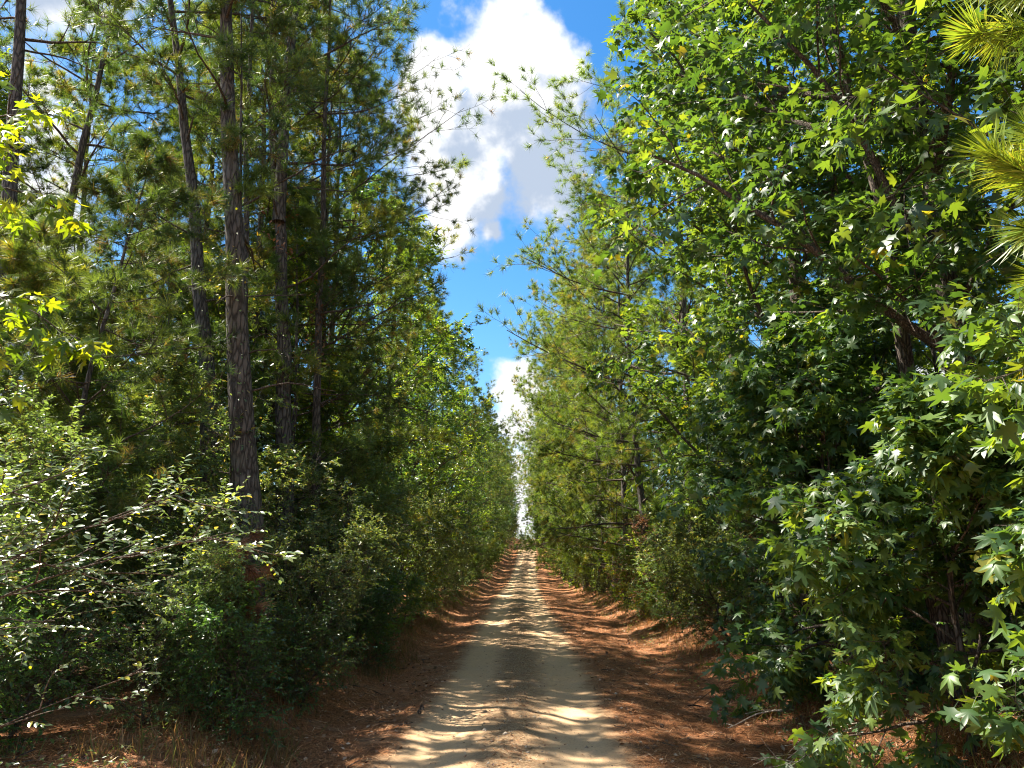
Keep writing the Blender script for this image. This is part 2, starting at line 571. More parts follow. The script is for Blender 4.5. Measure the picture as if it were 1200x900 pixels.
def build_pine(seed, H=20, r0=.17, ctrl=None, c0=.38, nl=40, Lmax=3.6, asym=.25, per2=7, per3=4, tper=3, tmpl=TUFT_M, nlen=.17,
               mat='needle2', dead=6, top=1.0, up=.03, extra=None, droop=-.04, clip=None, split=False):
    rng = np.random.default_rng(seed)
    ctrl = ctrl or [(0, 0, -.3), (rng.normal(0, .15), rng.normal(0, .15), H * .5), (rng.normal(0, .3), rng.normal(0, .3), H)]
    P = trunk_poly(rng, ctrl)
    res = {'trunk': (trunk_mesh(P, r0, r0 * .12, extra=extra), None)}

    def l1(idx, t, d):
        u = (t - c0) / (1 - c0)
        prof = np.clip(.40 + 1.3 * u, 0, 1) * (1 - u ** 2.2) + .10
        az = d[:, 0]
        return Lmax * prof * (1 + asym * az) * rng.uniform(.65, 1.15, len(t))
    B1, L1, i1, t1 = sprout(rng, P, nl, c0, .985, R(74), R(9), 8, l1, up, .09)
    rt = r0 * (1 - .88 * t1)
    G = Geo()
    ra = np.minimum(rt * .42, .012 + L1 * .011)
    tubes(G, B1, ra[:, None] * np.linspace(1, .25, 8)[None], 5)
    B2, L2, i2, t2 = sprout(rng, B1, per2, .28, 1.0, R(46), R(12), 5, lambda i, t, d: L1[i] * (.42 - .22 * t) * rng.uniform(.7, 1.2, len(t)) + .12, .05, .12, .45)
    tubes(G, B2, (ra[i2] * (1 - .7 * t2) * .45 + .003)[:, None] * np.linspace(1, .4, 5)[None], 3)
    B3, L3, i3, t3 = sprout(rng, B2, per3, .35, 1.0, R(38), R(12), 3, lambda i, t, d: L2[i] * .28 * rng.uniform(.6, 1.2, len(t)) + .06, .06, .12, .3)
    tubes(G, B3, np.full((len(B3), 3), .0035), 3)
    if dead:
        D1, LD, _, td = sprout(rng, P, dead, c0 * .35, c0 * 1.1, R(82), R(12), 7, lambda i, t, d: rng.uniform(.5, 2.4, len(t)), droop, .12)
        tubes(G, D1, (.010 + LD * .007)[:, None] * np.linspace(1, .25, 7)[None], 5)
        D2, _, _, _ = sprout(rng, D1, 5, .25, 1, R(50), R(15), 4, lambda i, t, d: LD[i] * .4 * rng.uniform(.4, 1.1, len(t)), 0, .18)
        tubes(G, D2, np.full((len(D2), 1), .005) * np.linspace(1, .4, 4)[None], 3)
    if split:
        res['_limbs'] = split_limbs((B1, ra[:, None] * np.linspace(1, .25, 8)[None]), (B2, (ra[i2] * (1 - .7 * t2) * .45 + .003)[:, None] * np.linspace(1, .4, 5)[None], i2),
                                    (B3, np.full((len(B3), 3), .0035), i2[i3]))
        if dead:
            LD_ = (.010 + LD * .007)[:, None] * np.linspace(1, .25, 7)[None]
            res['_limbs'] += split_limbs((D1, LD_), (D2, np.full((len(D2), 1), .005) * np.linspace(1, .4, 4)[None], np.repeat(np.arange(len(D1)), 5)), None, 'dead_limb')
    else:
        res['branches'] = (G.mesh('branches', M['twig']), None)
    N = len(B3)
    idx = np.repeat(np.arange(N), tper)
    t = 1 - (np.tile(np.arange(tper), N) + rng.random(N * tper) * .4) / tper * .45
    pos, tan = sample(B3, idx, t)
    a = norm(tan + rng.normal(0, .25, tan.shape) + [0, 0, .15])
    keep = rng.random(len(pos)) < np.clip(.55 + .5 * rng.random(nl)[np.arange(nl)][i2[i3][idx] % nl], 0, 1)
    if clip is not None:
        keep &= clip(pos)
    pos, a = pos[keep], a[keep]
    fr = frames(a, rng.normal(0, 1, a.shape) + [0, 0, 1])
    brt = rng.random(len(B2))[i3[idx[keep]]]
    G = Geo()
    scatter(G, *(tmpl if isinstance(tmpl, tuple) else (tmpl, None)), pos, fr, nlen * rng.uniform(.75, 1.2, len(pos)), (brt * .6 + rng.random(len(pos)) * .4))
    res['needles'] = (G.mesh('needles', M[mat], smooth=False), 'stuff')
    return res


def build_leafy(seed, H=14, r0=.15, ctrl=None, c0=.15, nl=26, Lmax=3.5, asym=.2, per2=8, per3=7, lper=14, tmpl=OVAL, ls=.085, lsd=.2, mat='oak',
                bark='barkd', up=.03, a1=58, taper=.9, flat=.25, round_=1.0, nleafobj=0, leafmesh=None, loc=(0, 0, 0), hang=.25, t2=.2, extra=None,
                pet=.0, clip=None, keepf=.92, l3=.42, prof=None, upn=.8, split=False):
    rng = np.random.default_rng(seed)
    ctrl = ctrl or [(0, 0, -.3), (rng.normal(0, .25), rng.normal(0, .25), H * .5), (rng.normal(0, .5), rng.normal(0, .5), H)]
    P = trunk_poly(rng, ctrl, wob=.03)
    res = {'trunk': (trunk_mesh(P, r0, r0 * .1, mat=bark, s=10, extra=extra), None)}

    def l1(idx, t, d):
        u = (t - c0) / (1 - c0)
        pr = prof(u) if prof else (.60 + .4 * np.sin(np.clip(u * 1.6 + .3, 0, 3.14))) * (1 - u ** 3 * .8)
        return Lmax * pr * (1 + asym * d[:, 0]) * rng.uniform(.6, 1.15, len(t))
    B1, L1, i1, t1 = sprout(rng, P, nl, c0, .99, R(a1), R(12), 8, l1, up, .12)
    G = Geo()
    ra = np.minimum(r0 * (1 - .85 * t1) * .5, .012 + L1 * .013)
    tubes(G, B1, ra[:, None] * np.linspace(1, .22, 8)[None], 5)
    B2, L2, i2, t2_ = sprout(rng, B1, per2, t2, 1.0, R(48), R(14), 5, lambda i, t, d: L1[i] * (.45 - .2 * t) * rng.uniform(.6, 1.2, len(t)) + .10, .03, .15, flat)
    tubes(G, B2, (ra[i2] * (1 - .7 * t2_) * .4 + .0025)[:, None] * np.linspace(1, .4, 5)[None], 3)
    B3, L3, i3, t3 = sprout(rng, B2, per3, .15, 1.0, R(45), R(15), 4, lambda i, t, d: L2[i] * l3 * rng.uniform(.5, 1.2, len(t)) + .08, -.02, .12, flat)
    tubes(G, B3, np.full((len(B3), 1), .003) * np.linspace(1, .5, 4)[None], 3)
    if split:
        res['_limbs'] = split_limbs((B1, ra[:, None] * np.linspace(1, .22, 8)[None]), (B2, (ra[i2] * (1 - .7 * t2_) * .4 + .0025)[:, None] * np.linspace(1, .4, 5)[None], i2),
                                    (B3, np.full((len(B3), 1), .003) * np.linspace(1, .5, 4)[None], i2[i3]))
    else:
        res['branches'] = (G.mesh('branches', M['twig']), None)
    N = len(B3)
    idx = np.repeat(np.arange(N), lper)
    k = np.tile(np.arange(lper), N)
    t = .08 + .92 * (k + rng.random(N * lper) * .8) / lper
    pos, tan = sample(B3, idx, t)
    sgn = np.where(k % 2, 1.0, -1.0)[:, None]
    side = norm(np.cross(tan, [0, 0, 1.0]) + 1e-4)
    a = norm(tan * .55 + side * sgn * .8 + rng.normal(0, .28, tan.shape) + [0, 0, -hang])
    nn = rng.normal(0, .38, a.shape) + [0, -.12, upn]
    keep = rng.random(len(pos)) < keepf
    br = rng.random(len(B2))[i3][idx]
    keep &= br > .06                                  # some twigs have shed their leaves
    if clip is not None:
        keep &= clip(pos)
    pos, a, nn, br = pos[keep], a[keep], nn[keep], br[keep]
    sc = ls * np.clip(rng.normal(1, lsd * 1.4, len(pos)), .35, 1.6)
    if pet:
        pos = pos + a * (sc * pet)[:, None] + rng.normal(0, .01, pos.shape)
    fr = frames(a, nn)
    tint = br * .55 + rng.random(len(pos)) * .45
    single = []
    if nleafobj:
        wp = pos + np.array(loc)
        dd = norm(wp - np.array([0, 0, 1.9]))
        cdir = np.array([-.013 * .975, .975, .223])
        dist = np.linalg.norm(wp - np.array([0, 0, 1.9]), axis=1)
        f_ = dd @ cdir
        rx = dd[:, 0] / np.maximum(f_, .1)
        ry = (dd @ np.array([0, -.223, .975])) / np.maximum(f_, .1)
        ok = (f_ > .5) & (np.abs(rx) < .66) & (np.abs(ry) < .49)
        sel = np.where(ok)[0]
        sel = sel[np.argsort(dist[sel] / sc[sel])][:nleafobj]
        for s_ in sel:
            single.append((pos[s_], fr[s_], sc[s_]))
        m_ = np.ones(len(pos), bool)
        m_[sel] = False
        pos, fr, sc, tint = pos[m_], fr[m_], sc[m_], tint[m_]
    G = Geo()
    scatter(G, *(tmpl if isinstance(tmpl, tuple) else (tmpl, None)), pos, fr, sc, tint)
    res['foliage'] = (G.mesh('foliage', M[mat], smooth=False), 'stuff')
    res['_single'] = single
    return res


LEAFMESH = {}


def leaf_mesh(tmpl, mat, key):
    if key not in LEAFMESH:
        LEAFMESH[key] = []
        for tv_, tf_ in (tmpl if isinstance(tmpl, list) else [tmpl]):
            G = Geo()
            G.add(tv_, tf_)
            LEAFMESH[key].append(G.mesh('leaf', M[mat], smooth=False))
    return LEAFMESH[key]


def place(parts, name, label, cat, x, y, rz=0.0, sc=1.0, group=None, z=None, lm=None):
    zz = float(gz(x, y)) if z is None else z
    t = thing(name, label, cat, (x, y, zz), rz, sc, group)
    for k, v in parts.items():
        if k == '_limbs':
            for (nm_, me_) in v:
                obj(nm_, me_, t)
            continue
        if k == '_single':
            for q_, (p, f, s_) in enumerate(v):
                o = obj('leaf', lm[q_ % len(lm)], t)
                Mx = Matrix(((f[0][0] * s_, f[0][1] * s_, f[0][2] * s_, p[0]), (f[1][0] * s_, f[1][1] * s_, f[1][2] * s_, p[1]),
                             (f[2][0] * s_, f[2][1] * s_, f[2][2] * s_, p[2]), (0, 0, 0, 1)))
                o.matrix_local = Mx
            continue
        obj(k, v[0], t, v[1])
    return t


# ------------------------------------------------------------------ ground
def axis(lo, a, b, hi, fine, g):
    c = list(np.arange(a, b, fine))
    s_, x = fine, a
    L = []
    while x > lo:
        s_ *= g
        x -= s_
        L.append(x)
    s_, x = fine, c[-1]
    Rr = []
    while x < hi:
        s_ *= g
        x += s_
        Rr.append(x)
    return np.array(L[::-1] + c + Rr)


def ground_mat():
    m, t = new_mat('sandy_track_and_pine_straw_floor')
    geo = t.node('ShaderNodeNewGeometry')
    pos = geo.outputs['Position']
    rel = t.node('ShaderNodeAttribute', attribute_name='rel').outputs['Fac']
    far = t.node('ShaderNodeAttribute', attribute_name='far').outputs['Fac']
    n1 = t.noise(pos, 0.9, 5, 0.6)
    n2 = t.noise(pos, 6.0, 6, 0.65)
    n3 = t.noise(pos, 40.0, 5, 0.7)
    n4 = t.noise(pos, 160.0, 3, 0.7)
    a = t.math('ABSOLUTE', rel)
    e = t.math('ADD', a, t.math('ADD', t.math('MULTIPLY', t.math('SUBTRACT', n1, .5), .7), t.math('MULTIPLY', t.math('SUBTRACT', n2, .5), .5)))
    road = t.smooth(t.math('ADD', e, t.math('MULTIPLY', t.math('SUBTRACT', n3, .5), .5)), 1.0, 1.38, 1.0, 0.0)
    # sand
    sand = t.mix(n2, (.50, .325, .18), (.71, .475, .275))
    sand = t.mix(t.smooth(n1, .35, .7), sand, (.56, .385, .23))
    sand = t.mix(t.smooth(far, .35, .9), sand, (.58, .36, .21))
    sand = t.mix(t.smooth(n3, .48, .68, 0, .55), sand, (.30, .20, .13))
    rut = t.smooth(t.math('ABSOLUTE', t.math('SUBTRACT', t.math('ADD', a, t.math('MULTIPLY', t.math('SUBTRACT', n2, .5), .35)), .74)), .16, .42)
    sand = t.mix(t.math('MULTIPLY', rut, .55), sand, (.42, .27, .155))
    # middle strip: gravel, crumbs of straw
    mid = t.smooth(t.math('ADD', a, t.math('MULTIPLY', t.math('SUBTRACT', n2, .5), .8)), .15, .50, 1.0, 0.0)
    dirt = t.mix(t.smooth(n3, .4, .62), (.19, .115, .06), (.42, .29, .17))
    sand = t.mix(t.math('MULTIPLY', mid, t.smooth(t.math('ADD', n2, t.math('MULTIPLY', n1, .5)), .44, .70)), sand, dirt)
    # straw floor
    mp = t.node('ShaderNodeMapping', {'Vector': pos, 'Scale': (1, 3.2, 1), 'Rotation': (0, 0, .5)})
    mp2 = t.node('ShaderNodeMapping', {'Vector': pos, 'Scale': (3.0, 1, 1), 'Rotation': (0, 0, .3)})
    s1 = t.noise(mp.outputs[0], 34, 5, .75, .6)
    s2 = t.noise(mp2.outputs[0], 30, 5, .75, .6)
    st = t.math('MAXIMUM', s1, s2)
    straw = t.ramp(st, [(.49, (.07, .030, .015)), (.55, (.32, .13, .052)), (.61, (.52, .23, .095)), (.69, (.74, .44, .24))])
    straw = t.mix(t.smooth(n2, .52, .68, 0, .75), straw, (.13, .065, .035))
    straw = t.mix(t.smooth(n1, .52, .7, 0, .55), straw, (.30, .20, .12))
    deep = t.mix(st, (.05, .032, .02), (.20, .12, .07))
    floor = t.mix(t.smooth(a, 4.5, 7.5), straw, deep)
    col = t.mix(road, floor, sand)
    hgt = t.math('ADD', t.math('MULTIPLY', st, t.math('SUBTRACT', 1.0, road)), t.math('ADD', t.math('MULTIPLY', n3, .35), t.math('MULTIPLY', n4, .25)))
    bm = t.node('ShaderNodeBump', {'Strength': .8, 'Distance': .02, 'Height': hgt})
    pb = t.node('ShaderNodeBsdfPrincipled', {'Base Color': col, 'Roughness': .95, 'Specular IOR Level': .15, 'Normal': bm.outputs[0]})
    out(t, pb.outputs[0])
    return m


M['ground'] = ground_mat()


def sheet(name, xs, ys, dz, follow):
    if follow:
        X = xs[None, :] + xc(ys)[:, None]
        Y = np.repeat(ys[:, None], len(xs), 1)
    else:
        X, Y = np.meshgrid(xs, ys)
    Z = gz(X, Y) + dz
    V = np.stack([X, Y, Z], -1).reshape(-1, 3)
    ny, nx = X.shape
    i = (np.arange(ny - 1)[:, None] * nx + np.arange(nx - 1)[None]).ravel()
    F = np.stack([i, i + 1, i + nx + 1, i + nx], -1)
    G = Geo()
    G.add(V, F)
    me = G.mesh(name, M['ground'])
    for nm, val in (('rel', (X - xc(Y))), ('far', np.clip((Y - 20) / 130, 0, 1))):
        a = me.attributes.new(nm, 'FLOAT', 'POINT')
        a.data.foreach_set('value', val.astype(np.float32).ravel())
    o = obj(name, me)
    o['kind'] = 'structure'
    return o


ys = axis(-300, 2.5, 24, 900, .09, 1.035)
xs = axis(-700, -6.0, 7.0, 700, .08, 1.06)
go_ = sheet('ground', xs, ys, -0.004, False)
go_['label'] = 'forest floor rust brown with pine straw either side of the track'
ys2 = np.concatenate([np.arange(-6, 26, .08), np.arange(26, 60, .3), np.arange(60, 170, .6)])
ro = sheet('road', np.linspace(-1.55, 1.55, 44), ys2, 0.004, True)
ro['label'] = 'pale sandy single track road running straight up to a crest'

# ------------------------------------------------------------------ litter lying on the ground
rng = np.random.default_rng(77)


def surf_frames(x, y, jit=.15, rng=rng):
    e = .05
    z = gz(x, y)
    nx = -(gz(x + e, y) - z) / e
    ny = -(gz(x, y + e) - z) / e
    n = norm(np.stack([nx, ny, np.ones_like(nx)], -1) + rng.normal(0, jit, (len(x), 3)))
    az = rng.uniform(0, 6.283, len(x))
    a = np.stack([np.cos(az), np.sin(az), np.zeros_like(az)], -1)
    a = norm(a - n * np.sum(a * n, -1, keepdims=True))
    return np.stack([x, y, z], -1), frames(a, n)


def rnd_xy(N, y0, y1, pw, fx):
    u = rng.random(N)
    y = y0 + (y1 - y0) * u ** pw
    r = fx(N)
    return r + xc(y), y, r


def shoulders(N):
    s_ = rng.random(N) < .62
    return np.where(s_, 1.15 + 4.4 * rng.random(N) ** .9, -1.1 - 3.6 * rng.random(N) ** .9)


G = Geo()
x, y, r = rnd_xy(80000, 4.5, 40, 1.7, shoulders)
p, f = surf_frames(x, y, .12)
p[:, 2] += .008 + rng.random(len(p)) * .02
NEED = (np.array([(-.012, 0, 0), (.012, 0, 0), (.010, .5, .03), (0, 1, 0), (-.010, .5, .03)], float), np.array([(0, 1, 2), (0, 2, 4), (4, 2, 3)]))
NEED = (np.array([(-.02, 0, 0), (.02, 0, 0), (0, 1, .02)], float), np.array([(0, 1, 2)]))
scatter(G, *NEED, p, f, rng.uniform(.09, .2, len(p)), rng.random(len(p)))
x, y, r = rnd_xy(9000, 5, 34, 1.5, lambda N: np.where(rng.random(N) < .75, rng.normal(0, .22, N), rng.uniform(-1.3, 1.3, N)))
p, f = surf_frames(x, y, .08)
p[:, 2] += .008
scatter(G, *NEED, p, f, rng.uniform(.05, .14, len(p)), rng.random(len(p)))
o = obj('pine_straw', G.mesh('pine_straw', M['straw'], smooth=False), kind='stuff')
o['label'] = 'fallen rust coloured pine needles covering both shoulders of the sandy track'
G = Geo()
x, y, r = rnd_xy(9000, 5, 45, 1.6, shoulders)
p, f = surf_frames(x, y, .35)
p[:, 2] += .012
CURL = (np.array([(0, 0, .1), (-.3, .45, .22), (0, 1, .12), (.3, .5, .18), (0, .5, 0)], float), np.array([(4, 1, 0), (4, 2, 1), (4, 3, 2), (4, 0, 3)]))
scatter(G, *CURL, p, f, rng.uniform(.025, .075, len(p)), rng.random(len(p)))
x, y, r = rnd_xy(1700, 5, 34, 1.4, lambda N: np.where(rng.random(N) < .7, rng.normal(0, .24, N), rng.uniform(-1.3, 1.3, N)))
p, f = surf_frames(x, y, .3)
p[:, 2] += .01
scatter(G, *CURL, p, f, rng.uniform(.02, .045, len(p)), rng.random(len(p)))
o = obj('fallen_leaves', G.mesh('fallen_leaves', M['litter'], smooth=False), kind='stuff')
o['label'] = 'small curled dead leaves scattered over the straw beside the track'
# gravel on the middle strip
oct_v = np.array([(1, 0, 0), (-1, 0, 0), (0, 1, 0), (0, -1, 0), (0, 0, .7), (0, 0, -.5), ], float)
oct_f = np.array([(0, 2, 4), (2, 1, 4), (1, 3, 4), (3, 0, 4), (2, 0, 5), (1, 2, 5), (3, 1, 5), (0, 3, 5)])
G = Geo()
x, y, r = rnd_xy(5200, 5, 32, 1.5, lambda N: np.where(rng.random(N) < .7, rng.normal(0, .27, N), rng.uniform(-1.5, 1.6, N)))
p, f = surf_frames(x, y, .5)
p[:, 2] += .002
scatter(G, oct_v, oct_f, p, f * rng.uniform(.6, 1.2, (len(p), 1, 3)), rng.uniform(.004, .016, len(p)) * (1 + (rng.random(len(p)) < .03) * 1.6), rng.random(len(p)))
mg, tg = new_mat('gravel')
tn = tg.node('ShaderNodeAttribute', attribute_name='tint').outputs['Fac']
pbg = tg.node('ShaderNodeBsdfPrincipled', {'Base Color': tg.ramp(tn, [(0, (.16, .10, .06)), (.5, (.34, .25, .17)), (1, (.6, .5, .38))]), 'Roughness': .85})
out(tg, pbg.outputs[0])
o = obj('gravel', G.mesh('gravel', mg, smooth=False), kind='stuff')
o['label'] = 'small stones and crumbs of earth along the middle strip of the track'

STICK = (np.array([(-.02, 0, 0), (.02, 0, 0), (0, 0, .03), (-.012, .5, .06), (.014, .5, .06), (0, .5, .085), (0, 1, .03)], float),
         np.array([(0, 1, 4, 3), (1, 2, 5, 4), (2, 0, 3, 5), (3, 4, 6, 6), (4, 5, 6, 6), (5, 3, 6, 6)])[:3])
G = Geo()
x, y, r = rnd_xy(260, 5, 30, 1.5, shoulders)
p, f = surf_frames(x, y, .1)
scatter(G, *STICK, p, f, rng.uniform(.12, .5, len(p)), rng.random(len(p)))
scatter(G, STICK[0] * [1, 1, 1] , STICK[1], p + [.05, .02, .01], f[:, :, [1, 0, 2]] * np.array([1, -1, 1]), rng.uniform(.08, .25, len(p)), rng.random(len(p)))
o = obj('fallen_twigs', G.mesh('fallen_twigs', M['twig']), kind='stuff')
o['label'] = 'broken twigs lying about in the pine straw'
cone_v, cone_f = [], []
for k_ in range(7):
    for j_ in range(6):
        a_ = j_ * 1.0472 + k_ * .5
        r_ = .38 * math.sin(.5 + k_ * .37)
        y_ = k_ / 7
        b_ = len(cone_v)
        cone_v += [(math.cos(a_ - .45) * r_ * .5, y_, math.sin(a_ - .45) * r_ * .5), (math.cos(a_ + .45) * r_ * .5, y_, math.sin(a_ + .45) * r_ * .5),
                   (math.cos(a_) * r_ * 1.15, y_ + .16, math.sin(a_) * r_ * 1.15)]
        cone_f.append((b_, b_ + 1, b_ + 2))
G = Geo()
x, y, r = rnd_xy(90, 5, 26, 1.4, shoulders)
p, f = surf_frames(x, y, .3)
p[:, 2] += .02
scatter(G, np.array(cone_v), np.array(cone_f), p, f, rng.uniform(.05, .09, len(p)), rng.random(len(p)))
o = obj('pine_cones', G.mesh('pine_cones', M['barkd'], smooth=False), kind='stuff')
o['label'] = 'small dark pine cones dropped on the straw'
# low green weeds in patches
G = Geo()
n_ = 260
y = 6 + 36 * rng.random(n_) ** 1.4
sd_ = rng.random(n_) < .5
x = xc(y) + np.where(sd_, 3.6 + rng.normal(0, .45, n_), -2.7 - np.abs(rng.normal(0, .7, n_)))
idx = np.repeat(np.arange(n_), 26)
xx, yy = x[idx] + rng.normal(0, .12, len(idx)), y[idx] + rng.normal(0, .12, len(idx))
zz = gz(xx, yy) + rng.random(len(idx)) * .22
a = norm(np.stack([rng.normal(0, 1, len(idx)), rng.normal(0, 1, len(idx)), rng.normal(.1, .4, len(idx))], -1))
scatter(G, *OVAL, np.stack([xx, yy, zz], -1), frames(a, rng.normal(0, .4, a.shape) + [0, 0, 1]), rng.uniform(.02, .06, len(idx)), rng.random(len(idx)))
o = obj('weeds', G.mesh('weeds', M['shrub'], smooth=False), kind='stuff')
o['label'] = 'low green weeds scattered along both verges'
# grass: blades in clumps
BLADE = (np.array([(-.02, 0, 0), (.02, 0, 0), (.014, .5, .05), (-.014, .5, .05), (0, 1, .28)], float), np.array([(0, 1, 2), (0, 2, 3), (3, 2, 4)]))


def grass(name, label, mat, spots, nb, h):
    G = Geo()
    cx, cy = spots
    N = len(cx) * nb
    idx = np.repeat(np.arange(len(cx)), nb)
    x = cx[idx] + rng.normal(0, .10, N)
    y = cy[idx] + rng.normal(0, .10, N)
    z = gz(x, y)
    a = norm(np.stack([rng.normal(0, .42, N), rng.normal(0, .42, N), np.ones(N)], -1))
    nn = rng.normal(0, 1, (N, 3))
    scatter(G, *BLADE, np.stack([x, y, z - .01], -1), frames(a, nn), h * rng.uniform(.4, 1.2, N) * rng.uniform(.5, 1.2, len(cx))[idx], rng.random(N))
    o = obj(name, G.mesh(name, M[mat], smooth=False), kind='stuff')
    o['label'] = label


n_ = 520
y = 6 + 42 * rng.random(n_) ** 1.4
grass('dry_grass', 'tan dry grass and weeds along the foot of the right hand thicket', 'grass', (xc(y) + 3.9 + rng.normal(0, .35, n_) + .3 * np.sin(y), y), 12, .26)
n_ = 700
y = 5.5 + 45 * rng.random(n_) ** 1.5
grass('verge_grass', 'brown and dull green weeds under the bushes on the left verge', 'grassg', (xc(y) - 2.35 - np.abs(rng.normal(0, .8, n_)) - .25 * np.sin(y * .7), y), 22, .24)

# ------------------------------------------------------------------ plant stock
print('ground', time.time() - T0)
V = {}
V['pineA'] = build_pine(1, 20, .17, c0=.30, nl=46, Lmax=3.9, asym=.3, per2=9, per3=5, tper=3, nlen=.23)
V['pineB'] = build_pine(2, 18, .15, c0=.14, nl=58, Lmax=4.0, asym=.3, per2=9, per3=5, tper=3, nlen=.23, mat='needle')
V['pineC'] = build_pine(3, 19, .16, c0=.06, nl=66, Lmax=4.2, asym=.3, per2=9, per3=5, tper=3, nlen=.23, mat='needle')
V['pineR'] = build_pine(7, 20, .17, c0=.20, nl=46, Lmax=5.7, asym=.50, per2=10, per3=5, tper=3, nlen=.23, mat='needle', up=.045)
V['pineY'] = build_pine(4, 9, .08, c0=.08, nl=38, Lmax=2.4, asym=.15, per2=8, per3=4, tper=3, nlen=.20, mat='needle2', dead=3)
V['pineZ'] = build_pine(5, 7, .07, c0=.06, nl=34, Lmax=2.2, asym=.15, per2=8, per3=4, tper=3, nlen=.20, mat='needle', dead=2)
V['oakA'] = build_leafy(11, 15, .15, c0=.05, nl=36, Lmax=3.7, asym=.25, mat='oak', ls=.135, lper=18)
V['oakB'] = build_leafy(12, 16, .16, c0=.05, nl=36, Lmax=3.6, asym=.25, mat='oak2', ls=.12, lper=20)
V['oakC'] = build_leafy(13, 9, .10, c0=.03, nl=30, Lmax=3.0, asym=.25, mat='oak', ls=.105, lper=20)
V['oakD'] = build_leafy(15, 8, .09, c0=.03, nl=28, Lmax=2.8, asym=.1, mat='oak2', ls=.12, lper=18)
V['gumA'] = build_leafy(14, 14, .13, c0=.06, nl=30, Lmax=3.6, asym=.25, mat='gum', tmpl=LOBE, ls=.15, lper=14, per2=7, per3=6, hang=.5)
V['shA'] = build_leafy(21, 2.6, .03, c0=.03, nl=26, Lmax=1.6, a1=50, asym=.2, per2=7, per3=6, lper=20, ls=.046, mat='shrub', up=.04, bark='twig')
V['shB'] = build_leafy(22, 3.6, .04, c0=.04, nl=30, Lmax=1.9, a1=48, asym=.2, per2=7, per3=6, lper=20, ls=.055, mat='shrub', up=.03, bark='twig')
V['shC'] = build_leafy(23, 2.0, .025, c0=.02, nl=24, Lmax=1.4, a1=55, asym=.2, per2=7, per3=5, lper=16, ls=.065, mat='oak', up=.0, bark='twig')
V['shD'] = build_leafy(24, 1.3, .02, c0=.02, nl=20, Lmax=.9, a1=60, asym=.2, per2=7, per3=5, lper=12, ls=.045, mat='oak2', up=.02, bark='twig')
V['brn'] = build_leafy(25, 2.2, .03, c0=.02, nl=24, Lmax=1.5, a1=60, asym=.1, per2=7, per3=5, lper=9, ls=.055, mat='brown', up=-.03, bark='twig', keepf=.7)
V['yelS'] = build_leafy(26, 2.4, .03, c0=.05, nl=22, Lmax=1.4, a1=50, asym=.2, per2=7, per3=5, lper=13, ls=.075, mat='yel', up=.03, bark='twig')
print('stock', time.time() - T0)

seed_rot = np.random.default_rng(99)
# ------------------------------------------------------------------ LEFT: the pines whose trunks show
def shifted(pts, y, x0, z0):
    return [(p[0] - x0, (p[1] - y), p[2] - z0) for p in pts]


def near_pine(seed, pts, y, H, r0, label, extra_pts=None, vine=None, **kw):
    """pts: (x, z) of the trunk axis from the ground up at distance y; may lean"""
    pts3 = [(a, y + .02 * b, b) for a, b in pts]
    x0, z0 = pts[0][0], float(gz(pts[0][0], y))
    c = [(0, 0, -.3)] + shifted(pts3, y, x0, z0)[1:]
    # continue above the frame in the same lean
    a, b = np.array(c[-2]), np.array(c[-1])
    dirn = (b - a) / np.linalg.norm(b - a)
    while c[-1][2] < H:
        dirn = norm(dirn + np.array([0, 0, .12]))
        c.append(tuple(np.array(c[-1]) + dirn * 2.0))
    ext = None
    if extra_pts:
        ext = []
        for (ep, ra, rb) in extra_pts:
            e3 = np.array([(u - x0, yy - y, w - z0) for u, yy, w in ep])[None]
            ext.append((e3, ra, rb))
    parts = build_pine(seed, H, r0, ctrl=c, extra=ext, tmpl=TUFT_F, tper=2, nlen=.23, split=True, **kw)
    if vine:
        rv = np.random.default_rng(seed + 500)
        for (za, zb, nn_, mt_, ls_) in vine:
            c_ = np.array(c)
            zz_ = za + (zb - za) * rv.random(nn_) ** 1.2
            cen = np.stack([np.interp(zz_, c_[:, 2], c_[:, 0]), np.interp(zz_, c_[:, 2], c_[:, 1]), zz_], -1)
            an = rv.uniform(0, 6.283, nn_)
            cl = .5 + .5 * np.sin(zz_ * 3.1 + an * 2)
            od = np.stack([np.cos(an), np.sin(an), np.zeros(nn_)], -1)
            pv = cen + od * (r0 * .95 + .02 + .26 * cl * rv.random(nn_))[:, None]
            Gv = Geo()
            scatter(Gv, *OVAL_D, pv, frames(norm(od * .5 + rv.normal(0, .5, od.shape) + [0, 0, -.4]), od + [0, 0, .5] + rv.normal(0, .3, od.shape)), ls_ * rv.uniform(.5, 1.3, nn_), rv.random(nn_))
            vm = Gv.mesh('vine', M[mt_], smooth=False)
            parts['vine' if 'vine' not in parts else 'vine.001'] = (vm, 'stuff')
    return place(parts, 'pine_tree', label, 'tree', x0, y)


near_pine(31, [(-8.6, 0), (-8.69, 5.1), (-8.82, 7.34), (-8.99, 9.3), (-9.3, 12.2)], 12, 16, .21,
          'tall pine trunk cut by the left edge of the photo, leaning slightly right', c0=.60, Lmax=3.0, nl=16, dead=4)
near_pine(32, [(-10.8, 0), (-10.6, 6), (-10.45, 7.7), (-10.35, 10.2), (-10.2, 12.6), (-10.0, 15.2)], 16, 16, .19,
          'slender dark pine leaning right, second trunk from the left edge', c0=.5, Lmax=3.0, nl=20, dead=8, vine=[(.5, 8, 400, 'oak2', .08)])
near_pine(33, [(-5.0, 0), (-5.2, 2.8), (-5.66, 5.7), (-6.15, 8.6), (-6.64, 11), (-7.0, 12.7)], 13, 16, .19,
          'dark pine leaning left just left of the thickest trunk', c0=.60, Lmax=3.2, nl=16, dead=11, vine=[(.5, 7.5, 520, 'oak', .07)])
